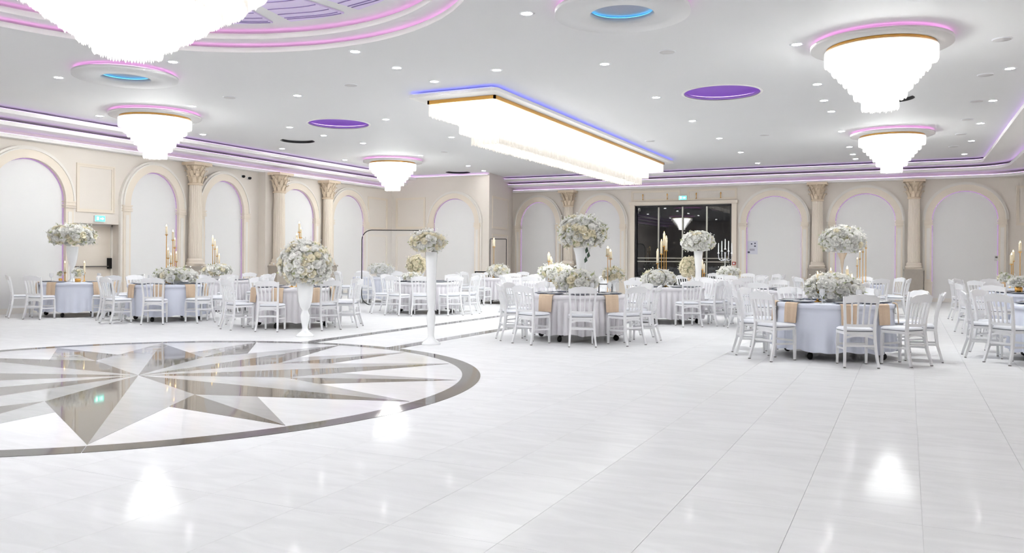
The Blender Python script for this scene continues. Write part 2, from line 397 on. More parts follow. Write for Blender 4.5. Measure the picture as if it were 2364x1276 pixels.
# cornice: three steps, each lit from a strip lying on the one below
OB = (0.24, 0.72, 1.17); ORR = (0.35, 1.0, 1.68); ZS = ((4.05, 4.13), (4.24, 4.33), (4.43, 4.52)); RC = (1.3, 1.2, 0.35)
for k in range(3):
    z0, z1 = ZS[k]
    yend = BAYY
    o = struct(MB().ribbon([(XL, YF), (XL, yend)], [(XL + OB[k], YF), (XL + OB[k], yend)], z0, z1).build('trim_%d' % (k + 1), 'lip_paint'))
    n = 24; q = XL + OB[k] - 0.07
    MB().tube([(q, YF + (yend - YF) * i / n, z1 + 0.009) for i in range(n + 1)], 0.008, 5).build('led_strip', 'led_purple', o)
    xr = XR - ORR[k]; yb = YB - OB[k]; rc = RC[k]
    def path(dd):
        xs = BAYX2 + (0.02 if dd else 0)
        P = [(-14.6 + (xr - rc + 14.6) * i / 14, yb + dd) for i in range(15)]
        P += [(xr - rc + (rc + dd) * math.sin(R(90 * i / 10)), yb - rc + (rc + dd) * math.cos(R(90 * i / 10))) for i in range(1, 11)]
        P += [(xr + dd, yb - rc - (yb - rc - YF) * i / 14) for i in range(1, 15)]
        return P
    A = path(0); Bw = []
    for i, p in enumerate(A):
        if i < 15: Bw.append((p[0], YB))
        elif i < 20: Bw.append((xr - rc + (XR - xr + rc) * (i - 14) / 5, YB))
        elif i < 25: Bw.append((XR, YB - (OB[k] + rc) * (i - 19) / 5.0))
        else: Bw.append((XR, p[1]))
    o = struct(MB().ribbon(Bw, A, z0, z1).build('trim_%d' % (k + 4), 'lip_paint'))
    MB().tube([(x, y, z1 + 0.009) for x, y in path(0.07)], 0.008, 5).build('led_strip', 'led_purple', o)
o = struct(MB().box(XL, BAYX, BAYY - 0.12, BAYY, 4.50, 4.53).build('trim_7', 'lip_paint'))
MB().tube([(XL + 0.2 + (BAYX - XL - 0.25) * i / 6, BAYY - 0.05, 4.538) for i in range(7)], 0.008, 5).build('led_strip', 'led_purple', o)

# arches: proud archivolt and jambs around a plain niche panel; a purple strip lines the reveal
def arch(wall, origin, ang, h, idx, led=True, zs=2.70, rise=0.945):
    """origin: point on the wall's foot at the arch axis; local x along the wall, local y out of the wall"""
    def P(x, y, z):
        c, s_ = math.cos(ang), math.sin(ang)
        return (origin[0] + x * c - y * s_, origin[1] + x * s_ + y * c, z)
    N = 28
    def curve(hw, rs): return [(hw * math.cos(math.pi * i / N), zs + rs * math.sin(math.pi * i / N)) for i in range(N + 1)]
    def band(i0, i1, pr, name, m, par, back=0.0):
        a, b = curve(h + i0, rise + i0), curve(h + i1, rise + i1); vs = []; fs = []
        for (xa, za), (xb, zb) in zip(a, b): vs += [P(xa, back, za), P(xa, pr, za), P(xb, pr, zb), P(xb, back, zb)]
        for i in range(N):
            for q in range(4): fs.append((4 * i + q, 4 * i + 4 + q, 4 * i + 4 + (q + 1) % 4, 4 * i + (q + 1) % 4))
        fs += [(0, 1, 2, 3), tuple(4 * N + q for q in (3, 2, 1, 0))]
        return MB().add(vs, fs).build(name, m, par)
    def lbox(x0, x1, y0, y1, z0, z1, name, m, par):
        mb = MB(); vs = [P(x, y, z) for z in (z0, z1) for (x, y) in ((x0, y0), (x1, y0), (x1, y1), (x0, y1))]
        mb.add(vs, [(0, 3, 2, 1), (4, 5, 6, 7), (0, 1, 5, 4), (1, 2, 6, 5), (2, 3, 7, 6), (3, 0, 4, 7)])
        return mb.build(name, m, par)
    av = band(0.0, 0.20, 0.13, 'archivolt', 'trim_paint', wall)
    band(0.20, 0.235, 0.15, 'bead', 'trim_white', av); band(0.235, 0.29, 0.10, 'outer_bead', 'trim_white', av)
    pv = [P(x, 0.012, z) for x, z in curve(h, rise)] + [P(-h, 0.012, 0), P(h, 0.012, 0)]
    MB().add(pv, [tuple(range(len(pv)))]).build('niche_panel', 'niche_paint', wall)
    for s_ in (-1, 1):
        a, b = sorted((s_ * h, s_ * (h + 0.21)))
        j = lbox(a, b, 0, 0.13, 0, zs - 0.16, 'jamb', 'trim_paint', wall)
        lbox(a + 0.055, b - 0.055, 0.13, 0.138, 0.75, zs - 0.26, 'jamb_panel', 'trim_white', j)
        lbox(a - 0.015, b + 0.015, 0, 0.155, 0.0, 0.62, 'plinth', 'trim_paint', j)
        lbox(a - 0.02, b + 0.02, 0, 0.165, 0.62, 0.67, 'plinth_cap', 'trim_paint', j)
        m_ = lbox(a - 0.01, b + 0.01, 0, 0.145, zs - 0.16, zs, 'impost', 'trim_paint', wall)
        for zz in (zs - 0.165, zs - 0.11, zs - 0.03): lbox(a - 0.03, b + 0.03, 0, 0.17, zz, zz + 0.03, 'impost_bead', 'trim_paint', m_)
        c0, c1 = sorted((s_ * (h + 0.21), s_ * (h + 0.27)))
        lbox(c0, c1, 0, 0.08, 0, zs, 'side_bead', 'trim_white', j)
    if led:
        Q = [P(h - 0.012, 0.03, 0.05)] + [P((h - 0.012) * math.cos(math.pi * i / N), 0.03, zs + (rise - 0.012) * math.sin(math.pi * i / N)) for i in range(N + 1)] + [P(-h + 0.012, 0.03, 0.05)]
        MB().tube(Q, 0.011, 4).build('led_strip', 'led_line', av)
for i, (c, h) in enumerate(((12.40, 0.93), (15.99, 0.80), (18.53, 0.79), (21.77, 0.95), (24.68, 0.95))):
    arch(wl, (XL, c), R(-90), h, i)
arch(wbay, (-15.78, BAYY), R(180), 0.92, 5)
for i, (c, h) in enumerate(((-13.52, 0.79), (-10.81, 0.78), (-4.32, 0.95), (-1.32, 0.95), (1.66, 0.95))):
    arch(wb, (c, YB), R(180), h, 6 + i)

# rectangular panel mouldings
def panel(wall, origin, ang, x0, x1, z0, z1, wd=0.1):
    def P(x, y, z):
        c, s_ = math.cos(ang), math.sin(ang)
        return (origin[0] + x * c - y * s_, origin[1] + x * s_ + y * c, z)
    def fr(a, pr, w2, nm, m, par):
        vs = []; X0, X1, Z0, Z1 = x0 + a, x1 - a, z0 + a, z1 - a
        for (x, z, u, v) in ((X0, Z0, 1, 1), (X1, Z0, -1, 1), (X1, Z1, -1, -1), (X0, Z1, 1, -1)):
            vs += [P(x, 0, z), P(x, pr, z), P(x + u * w2, pr, z + v * w2), P(x + u * w2, 0, z + v * w2)]
        fs = []
        for i in range(4):
            j = (i + 1) % 4
            for q in range(4): fs.append((4 * i + q, 4 * j + q, 4 * j + (q + 1) % 4, 4 * i + (q + 1) % 4))
        return MB().add(vs, fs).build(nm, m, par)
    f = fr(0, 0.035, 0.035, 'panel_moulding', 'trim_paint', wall); fr(0.035, 0.02, 0.05, 'inner_moulding', 'trim_paint', f)
panel(wl, (XL, 0), R(-90), -14.78, -13.69, 2.46, 3.68)
panel(wl, (XL, 0), R(-90), -27.25, -25.95, 2.45, 3.70)
panel(wl, (XL, 0), R(-90), -27.25, -25.95, 0.5, 2.25)
def panel_back(wall, y, xa, xb, z0, z1): panel(wall, (0, y), R(180), -xb, -xa, z0, z1)
panel_back(wbay, BAYY, -18.5, -17.12, 2.5, 3.74)
panel_back(wbay, BAYY, -18.5, -17.12, 0.5, 2.3)
aS = math.atan2(YB - BAYY, BAYX2 - BAYX)
panel(wbay, (BAYX, BAYY), aS + math.pi, -2.35, -0.35, 2.5, 3.75)
panel(wbay, (BAYX, BAYY), aS + math.pi, -2.35, -0.35, 0.5, 2.3)
panel_back(wb, YB, 3.1, 3.65, 2.5, 3.77)
panel_back(wb, YB, -9.62, -7.72, 3.56, 3.98); panel_back(wb, YB, -7.46, -5.62, 3.56, 3.98)
for x in (-9.15, -8.2, -7.1, -6.2):
    o = tag(MB().lathe([(0, 0), (0.03, 0), (0.012, 0.03), (0.012, 0.14), (0.022, 0.15), (0.022, 0.2), (0, 0.23)], seg=10).build('gilt_finial', 'gold', wb, (x, YB - 0.06, 3.62)))

# ------------------------------------------------------------------ glass door in the far wall
gd = struct(link('window_1', None, None, (0, YB, 0)), 'wide dark glass door wall with aluminium mullions')
W1 = GX1 - GX0
f = MB()
f.box(GX0, GX0 + 0.07, 0.0, 0.12, 0, GZ).box(GX1 - 0.07, GX1, 0.0, 0.12, 0, GZ).box(GX0, GX1, 0.0, 0.12, GZ - 0.07, GZ)
f.build('window_frame', 'black_metal', gd)
f = MB().box(GX0 - 0.18, GX0, -0.09, 0.02, 0, GZ + 0.02).build('side_casing', 'trim_paint', gd)
f = MB().box(GX1, GX1 + 0.18, -0.09, 0.02, 0, GZ + 0.02).build('side_casing', 'trim_paint', gd)
MB().box(GX0 - 0.22, GX1 + 0.22, -0.12, 0.02, GZ + 0.02, GZ + 0.14).build('head_casing', 'trim_paint', gd)
xs = [GX0 + 0.07, -8.55, -7.63, -6.72, GX1 - 0.07]
for x in xs[1:-1]: MB().box(x - 0.028, x + 0.028, 0.02, 0.1, 0, GZ - 0.07).build('mullion', 'aluminium', gd)
for a, b in zip(xs[:-1], xs[1:]):
    for z in (1.27, 1.40): MB().box(a + 0.02, b - 0.02, 0.03, 0.07, z - 0.018, z + 0.018).build('rail', 'aluminium', gd)
    MB().box(a, b, 0.03, 0.06, 0.0, 0.12).build('bottom_rail', 'aluminium', gd)
    MB().box(a + 0.01, b - 0.01, 0.072, 0.084, 0.05, GZ - 0.06).build('pane', 'night_glass', gd)

# ------------------------------------------------------------------ fire door in the left recess
fd = struct(link('door_1', None, None, (XL - DRD + 0.02, 0, 0)), 'cream fire door with a panic bar in the left recess')
MB().box(0, 0.05, DR0 + 0.06, DR1 - 0.06, 0.0, 2.12).build('door_leaf', 'door_paint', fd)
f = MB().box(0, 0.07, DR0, DR0 + 0.06, 0, DRZ).box(0, 0.07, DR1 - 0.06, DR1, 0, DRZ).box(0, 0.07, DR0, DR1, 2.12, DRZ)
f.build('door_frame', 'trim_white', fd)
pb = MB().beam([(0.11, DR0 + 0.14, 1.08), (0.11, DR1 - 0.14, 1.08)], 0.03, 0.03).build('panic_bar', 'metal_grey', fd)
for y in (DR0 + 0.12, DR1 - 0.12): MB().box(0.05, 0.13, y - 0.045, y + 0.045, 1.02, 1.3).build('bar_end', 'black_metal', pb)

def exit_sign(loc, rz, label):
    o = thing('exit_sign', label, 'sign', loc, rz, 'green exit signs')
    MB().box(-0.15, 0.15, 0.0, 0.05, -0.08, 0.08).build('sign_box', 'plastic_white', o)
    fc = MB().box(-0.14, 0.14, -0.006, 0.0, -0.07, 0.07).build('sign_face', 'sign_green', o)
    MB().poly([(-0.10, -0.035), (-0.045, -0.035), (-0.045, 0.045), (-0.10, 0.045)], 0, 0.004).build('doorway_mark', 'sign_white', fc, (0, -0.006, 0)).rotation_euler = (R(90), 0, 0)
    MB().poly([(0.0, -0.015), (0.06, -0.015), (0.06, -0.035), (0.11, 0.0), (0.06, 0.035), (0.06, 0.015), (0.0, 0.015)], 0, 0.004).build('arrow_mark', 'sign_white', fc, (0, -0.006, 0)).rotation_euler = (R(90), 0, 0)
exit_sign((XL + 0.055, 14.33, 2.31), R(90), 'lit green exit sign above the fire door in the left wall')
exit_sign((-7.6, YB - 0.09, 3.66), 0.0, 'lit green exit sign above the dark glass door')

# small wall fittings
o = thing('wall_notice', 'framed paper notice beside the arch right of the glass door', 'notice', (-5.07, YB - 0.02, 1.80))
MB().box(-0.19, 0.19, -0.01, 0.0, -0.24, 0.24).build('notice_sheet', 'notice_paper', o)
for (x, z, w, h) in ((-0.02, 0.13, .05, .05), (0.1, 0.15, .05, .05), (0.1, 0.05, .06, .05), (-0.12, -0.17, .08, .06), (0, -0.06, .18, .015), (0, -0.1, .18, .015)):
    MB().box(x - w / 2, x + w / 2, -0.013, -0.01, z - h / 2, z + h / 2).build('printed_mark', 'ink', o)
o = thing('fire_alarm', 'small red fire alarm call point right of the glass door', 'alarm', (-5.70, YB - 0.09, 1.22))
MB().box(-0.06, 0.06, -0.04, 0, -0.06, 0.06).build('alarm_body', 'red_plastic', o); MB().box(-0.03, 0.03, -0.045, -0.04, -0.03, 0.03).build('alarm_window', 'plastic_white', o)
o = thing('thermostat', 'grey thermostat on the inner jamb of the rightmost arch', 'thermostat', (2.56, YB - 0.013, 1.46))
MB().box(-0.05, 0.05, -0.03, 0, -0.08, 0.08).build('thermostat_body', 'plastic_grey', o); MB().box(-0.03, 0.03, -0.034, -0.03, 0, 0.05).build('screen', 'metal_grey', o)
for i, (y, z) in enumerate(((19.35, 3.86), (19.62, 3.83))):
    o = thing('security_camera', 'black dome camera high on the left wall, %s of the pair' % ('left' if i == 0 else 'right'), 'camera', (XL, y, z), 0, 'black wall cameras')
    MB().box(0, 0.02, -0.04, 0.04, -0.04, 0.04).build('mount', 'plastic_white', o)
    MB().lathe([(0, -0.05), (0.03, -0.045), (0.05, -0.02), (0.055, 0.01), (0.04, 0.03), (0, 0.035)], (0.06, 0, 0), 14).build('camera_dome', 'black_metal', o)

# ------------------------------------------------------------------ engaged columns
def column(x, y, ang, label, r=0.19, ped=1.08, top=4.05, pier=0.0):
    o = thing('column', label, 'column', (x, y, 0), ang, 'engaged columns along the walls')
    if pier: MB().box(-0.42, 0.42, 0, pier, 0, top).build('pier', 'wall_paint', o)
    q = pier
    p = MB().box(-0.28, 0.28, q, q + 0.38, 0, ped - 0.05).build('pedestal', 'pedestal_stone', o)
    MB().box(-0.31, 0.31, q, q + 0.41, ped - 0.05, ped).build('pedestal_cap', 'pedestal_stone', p)
    cy = q + 0.19
    MB().box(-0.25, 0.25, q, q + 0.36, ped, ped + 0.05).lathe([(0.25, 0), (0.265, 0.03), (0.25, 0.06), (0.225, 0.075), (0.225, 0.09), (0.24, 0.11), (0.22, 0.14), (r + 0.01, 0.17)], (0, cy, ped + 0.05), 28).build('column_base', 'trim_paint', o)
    N = 96; vs = []; prof = [(ped + 0.2, 1.0), (1.9, 1.0), (3.0, 0.95), (3.42, 0.9)]
    for z, s_ in prof:
        for k in range(N):
            t = 2 * math.pi * k / N; fl_ = 0.012 * max(0.0, math.sin(t * 20)) ** 0.6
            vs.append(((r * s_ - fl_) * math.cos(t), cy + (r * s_ - fl_) * math.sin(t), z))
    fs = [(N * i + k, N * i + (k + 1) % N, N * (i + 1) + (k + 1) % N, N * (i + 1) + k) for i in range(len(prof) - 1) for k in range(N)]
    MB().add(vs, fs).build('fluted_shaft', 'trim_paint', o)
    cp = MB().lathe([(r * 0.9, 3.40), (r + 0.02, 3.42), (r + 0.02, 3.45), (r * 0.92, 3.47), (r * 0.95, 3.7), (r * 1.15, 3.88), (r * 1.45, 3.96)], (0, cy, 0), 24).build('capital', 'carved_plaster', o)
    MB().box(-0.33, 0.33, q, q + 0.5, 3.965, top).build('abacus', 'carved_plaster', cp)
    for row, (zb, hh, rr, n) in enumerate(((3.47, 0.2, 0.185, 9), (3.58, 0.26, 0.19, 9), (3.74, 0.22, 0.21, 8))):
        for k in range(n):
            t = 2 * math.pi * (k + 0.5 * (row % 2)) / n
            ct, st = math.cos(t), math.sin(t)
            if st < -0.35: continue
            pts = [(rr * ct, cy + rr * st, zb), ((rr + 0.03) * ct, cy + (rr + 0.03) * st, zb + hh * 0.55), ((rr + 0.075) * ct, cy + (rr + 0.075) * st, zb + hh * 0.9), ((rr + 0.12) * ct, cy + (rr + 0.12) * st, zb + hh), ((rr + 0.125) * ct, cy + (rr + 0.125) * st, zb + hh * 0.82)]
            MB().beam(pts, [0.09, 0.1, 0.08, 0.05, 0.025], 0.016, up=(ct, st, 0.2)).build('acanthus_leaf', 'carved_plaster', cp)
for y, lb, pr in ((17.32, 'fluted cream column between the second and third arches on the left wall', 0.0), (20.48, 'fluted cream column on a projecting pier in the left wall', 0.30), (23.32, 'fluted cream column nearest the far left corner', 0.0)):
    column(XL, y, R(-90), lb, pier=pr)
for x, lb in ((-12.16, 'fluted cream column behind the tall rose ball on the far wall'), (-2.84, 'fluted cream column right of the notice on the far wall'), (0.18, 'fluted cream column left of the rightmost arch on the far wall')):
    column(x, YB, R(180), lb)

# ------------------------------------------------------------------ chandeliers
def strand(mb, x, y, zt, zb, w=0.011, tw=0.0):
    """one faceted crystal drop: four sides, pointed foot"""
    c, s_ = math.cos(tw) * w, math.sin(tw) * w
    vs = [(x + c, y + s_, zt), (x - s_, y + c, zt), (x - c, y - s_, zt), (x + s_, y - c, zt),
          (x + c, y + s_, zb + w * 2), (x - s_, y + c, zb + w * 2), (x - c, y - s_, zb + w * 2), (x + s_, y - c, zb + w * 2), (x, y, zb)]
    mb.add(vs, [(0, 1, 5, 4), (1, 2, 6, 5), (2, 3, 7, 6), (3, 0, 4, 7), (4, 5, 8), (5, 6, 8), (6, 7, 8), (7, 4, 8)])
def round_chandelier(loc, tiers, label, gold_r, plate=True, core=0.8, dz=0.0, w=0.011, corem='core_round', rmax=9.0, rlow=9.0):
    o = thing('round_chandelier', label, 'chandelier', loc, 0, 'crystal chandeliers')
    if plate:
        MB().lathe([(0.80, 0.0), (0.80, -0.055), (0.97, -0.055), (0.97, -0.11), (0, -0.11)], seg=64).build('ceiling_plate', 'lip_paint', o)
        MB().tube([(p[0], p[1], -0.047) for p in circ((0, 0), 0.91, 48)], 0.008, 5, True).build('led_strip', 'led_pink', o)
    zt = tiers[0][1]
    MB().lathe([(gold_r - 0.03, zt + 0.05), (gold_r + 0.005, zt + 0.05), (gold_r + 0.005, zt - 0.005), (gold_r - 0.03, zt - 0.005)], seg=64).build('gold_ring', 'gold', o)
    rnd = random.Random(3)
    for r, za, zb in tiers:
        mb = MB(); n = int(2 * math.pi * r / (w * 2.5))
        for rr, off in ((r, 0.0), (r - 0.05, 0.5)):
            for k in range(n):
                t = 2 * math.pi * (k + off) / n
                strand(mb, rr * math.cos(t), rr * math.sin(t), za, zb + rnd.uniform(0, 0.03) + (r - rr) * 0.3, w, t)
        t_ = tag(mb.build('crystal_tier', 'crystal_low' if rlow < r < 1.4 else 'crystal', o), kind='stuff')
        MB().lathe([(r - 0.03, za), (r + 0.004, za), (r + 0.004, za - 0.012), (r - 0.03, za - 0.012)], seg=48).build('tier_ring', 'gold_pale', o)
    for (r, za, zb) in tiers:
        if r > rmax: continue
        MB().lathe([(r * core, za - 0.02), (r * core, zb + 0.05), (0, zb + 0.05)], seg=20, smooth=False).build('lamp_core', corem, o)
    return o
T4 = [(0.76, -0.15, -0.37), (0.66, -0.30, -0.49), (0.575, -0.42, -0.58), (0.50, -0.51, -0.67), (0.43, -0.60, -0.76), (0.355, -0.69, -0.88), (0.245, -0.82, -1.05)]
c0 = round_chandelier((-0.38, 13.2, ZC), T4, 'round tiered crystal chandelier, nearest on the right side', 0.745)
for (x, y), lb in (((-0.38, 22.7), 'round tiered crystal chandelier, farther of the two on the right'), ((-15.36, 13.2), 'round tiered crystal chandelier above the left tables'),
                   ((-15.36, 22.7), 'small-looking round crystal chandelier near the far left corner'), ((-0.38, -0.1), 'unseen round crystal chandelier added above the viewer as fill light'), ((-15.36, -0.1), 'unseen round crystal chandelier added behind the viewer on the left as fill light')):  # the two by the viewer are unseen, added as fill light
    c = copy_tree(c0); c.location = (x, y, ZC); c['label'] = lb
TD = [(1.5, 0.22, -0.2), (1.26, 0.02, -0.4), (0.99, -0.3, -0.55), (0.845, -0.42, -0.66), (0.69, -0.54, -0.77), (0.52, -0.66, -0.89), (0.35, -0.78, -1.02)]
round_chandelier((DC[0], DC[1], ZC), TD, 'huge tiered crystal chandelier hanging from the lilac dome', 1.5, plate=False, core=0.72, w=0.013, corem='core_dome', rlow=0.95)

lc = thing('long_chandelier', 'long rectangular crystal chandelier along the middle of the hall', 'chandelier', (AX, 20.0, ZC))
PX, PY0, PY1 = 0.98, -6.45, 6.45
def rrect(hx, ya, yb, r, n=5):
    P = []
    for (cx, cy, a) in ((hx - r, yb - r, 0), (-hx + r, yb - r, 90), (-hx + r, ya + r, 180), (hx - r, ya + r, 270)):
        for i in range(n + 1): P.append((cx + r * math.cos(R(a + 90 * i / n)), cy + r * math.sin(R(a + 90 * i / n))))
    return P
MB().poly(rrect(PX, PY0, PY1, 0.12), -0.12, -0.06).build('ceiling_plate', 'lip_paint', lc)
MB().box(-0.78, 0.78, PY0 + 0.2, PY1 - 0.2, -0.06, 0).build('plate_core', 'ceiling_paint', lc)
ld = []
P = rrect(PX - 0.06, PY0 + 0.06, PY1 - 0.06, 0.08, 3); Q = []
for i, a in enumerate(P):
    b = P[(i + 1) % len(P)]; n = max(1, int(math.dist(a, b) / 0.8))
    for k in range(n): Q.append((a[0] + (b[0] - a[0]) * k / n, a[1] + (b[1] - a[1]) * k / n, -0.051))
MB().tube(Q, 0.008, 5, True).build('led_strip', 'led_blue', lc)
GB = (0.755, -6.05, 6.05)
for (xa, xb, ya, yb) in ((-GB[0], GB[0], GB[1], GB[1] + 0.04), (-GB[0], GB[0], GB[2] - 0.04, GB[2]), (-GB[0], -GB[0] + 0.04, GB[1], GB[2]), (GB[0] - 0.04, GB[0], GB[1], GB[2])):
    MB().box(xa, xb, ya, yb, -0.19, -0.12).build('gold_rail', 'gold', lc)
rnd = random.Random(5)
for q, (hx, hy, za, zb) in enumerate(((0.73, 6.02, -0.19, -0.46), (0.47, 5.25, -0.42, -0.72), (0.32, 5.0, -0.66, -0.92))):
    mb = MB(); st = 0.034
    for ins in (0.0, 0.045):
        a, b = hx - ins, hy - ins
        n = int(2 * b / st)
        for k in range(n):
            y = -b + 2 * b * (k + ins * 10) / n
            for s_ in (-1, 1): strand(mb, s_ * a, y, za, zb + rnd.uniform(0, 0.035), 0.012, rnd.random())
        n = int(2 * a / st)
        for k in range(n):
            x = -a + 2 * a * (k + 0.5) / n
            for s_ in (-1, 1): strand(mb, x, s_ * b, za, zb + rnd.uniform(0, 0.035), 0.012, rnd.random())
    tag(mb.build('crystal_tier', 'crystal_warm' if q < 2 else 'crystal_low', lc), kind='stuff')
    n = 8 if q < 2 else 0
    for k in range(n):
        ya = -hy + 0.14 + (2 * hy - 0.28) * k / n; yb = ya + (2 * hy - 0.28) / n - 0.02
        MB().box(-hx + 0.16, hx - 0.16, ya, yb, zb + 0.14, za - 0.02).build('lamp_core', 'core_long', lc)

# suspended round plates with a blue-lit opening
for x, lb in ((-3.31, 'round ceiling plate with a blue-lit opening, on the right'), (-12.43, 'round ceiling plate with a blue-lit opening, behind the big chandelier')):
    o = thing('blue_ceiling_plate', lb, 'ceiling light', (x, 10.05, ZC), 0, 'blue-lit ceiling plates')
    MB().lathe([(0.70, 0), (0.70, -0.06), (0.86, -0.06), (0.86, -0.12), (0.41, -0.12), (0.41, -0.04), (0.48, -0.04), (0.48, -0.012)], seg=56).build('plate', 'ceiling_paint', o)
    MB().lathe([(0.48, -0.012), (0, -0.012)], seg=40).build('grille', 'grille_grey', o)
    MB().tube([(p[0], p[1], -0.045) for p in circ((0, 0), 0.425, 40)], 0.013, 6, True).build('led_ring', 'led_cyan', o)
    MB().tube([(p[0], p[1], -0.051) for p in circ((0, 0), 0.80, 40)], 0.008, 5, True).build('led_strip', 'led_pink', o)

# recessed spots on a regular grid, flush speaker covers between them
def spot_proto():
    o = thing('recessed_spot', 'x', 'downlight', (0, 0, 0), 0, 'recessed ceiling spots')
    MB().lathe([(0.072, -0.004), (0.105, -0.004), (0.11, 0.0)], seg=24).build('trim_ring', 'plastic_white', o)
    MB().lathe([(0.0, -0.003), (0.073, -0.003)], seg=24).build('lens', 'spot_lens', o)
    return o
sp = spot_proto(); first = True
GX = (-16.9, -13.95, -11.06, -7.86, -4.56, -1.52, 1.53); GY = (9.85, 12.95, 16.05, 19.12, 22.16, 25.3, 28.35, 6.75, 3.65, 0.55, -2.55, -5.65)  # the rows out of view are added to light the near floor
cn = ('leftmost', 'second', 'third', 'middle', 'fifth', 'sixth', 'rightmost'); rn = ('nearest', 'second', 'third', 'fourth', 'fifth', 'sixth', 'farthest', 'first added unseen', 'second added unseen', 'third added unseen', 'fourth added unseen', 'fifth added unseen')
extra = [(-7.88, 11.75), (-7.86, 10.55), (-6.4, 12.6), (-14.05, 17.5), (-1.55, 17.74), (-14.2, 26.95), (-1.53, 27.1)]
sl = []
for i, x in enumerate(GX):
    for j, y in enumerate(GY):
        if i == 3 and j != 1 and y > 0: continue
        if i == 6 and j < 2: continue
        if i == 1 and j == 6: continue
        if any(math.hypot(x - c[0], y - c[1]) < r + 0.2 for c, r in holes): continue
        sl.append((x, y, 'white recessed ceiling spot, %s row from the left, %s one in it' % (cn[i], rn[j])))
for (x, y), w in zip(extra, ('between dome and long chandelier, middle one', 'between dome and long chandelier, nearest one', 'beside the near end of the long chandelier', 'near the left air diffuser', 'near the right air diffuser', 'near the bay arch', 'near the far wall on the right')):
    sl.append((x, y, 'extra white recessed spot ' + w))
for x, y, lb in sl:
    o = sp if first else copy_tree(sp); first = False
    o.location = (x, y, ZC); o['label'] = lb
sk = thing('ceiling_speaker', 'x', 'speaker', (0, 0, 0), 0, 'flush ceiling speakers')
MB().lathe([(0.0, -0.012), (0.12, -0.012), (0.13, 0)], seg=24).build('speaker_cover', 'plastic_grey', sk)
MB().lathe([(0.12, -0.013), (0.128, -0.013), (0.135, 0)], seg=24).build('speaker_rim', 'plastic_white', sk)
for k, (x, y) in enumerate(((-3.4, 12.57), (-9.45, 12.56), (-12.44, 12.51), (-12.77, 21.64), (-6.39, 21.88), (-3.36, 21.99), (1.22, 13.87), (1.2, 16.4), (1.24, 19.03), (1.21, 21.4), (1.2, 23.8), (1.15, 26.3))):
    o = sk if k == 0 else copy_tree(sk); o.location = (x, y, ZC)
    o['label'] = 'flush grey ceiling speaker ' + ('right of the near end of the long chandelier', 'left of the near end of the long chandelier', 'near the left blue plate', 'by the far left chandelier', 'beside the far half of the long chandelier', 'between long chandelier and far right chandelier', 'nearest in the right edge row', 'second in the right edge row', 'third in the right edge row', 'fourth in the right edge row', 'fifth in the right edge row', 'farthest in the right edge row')[k]

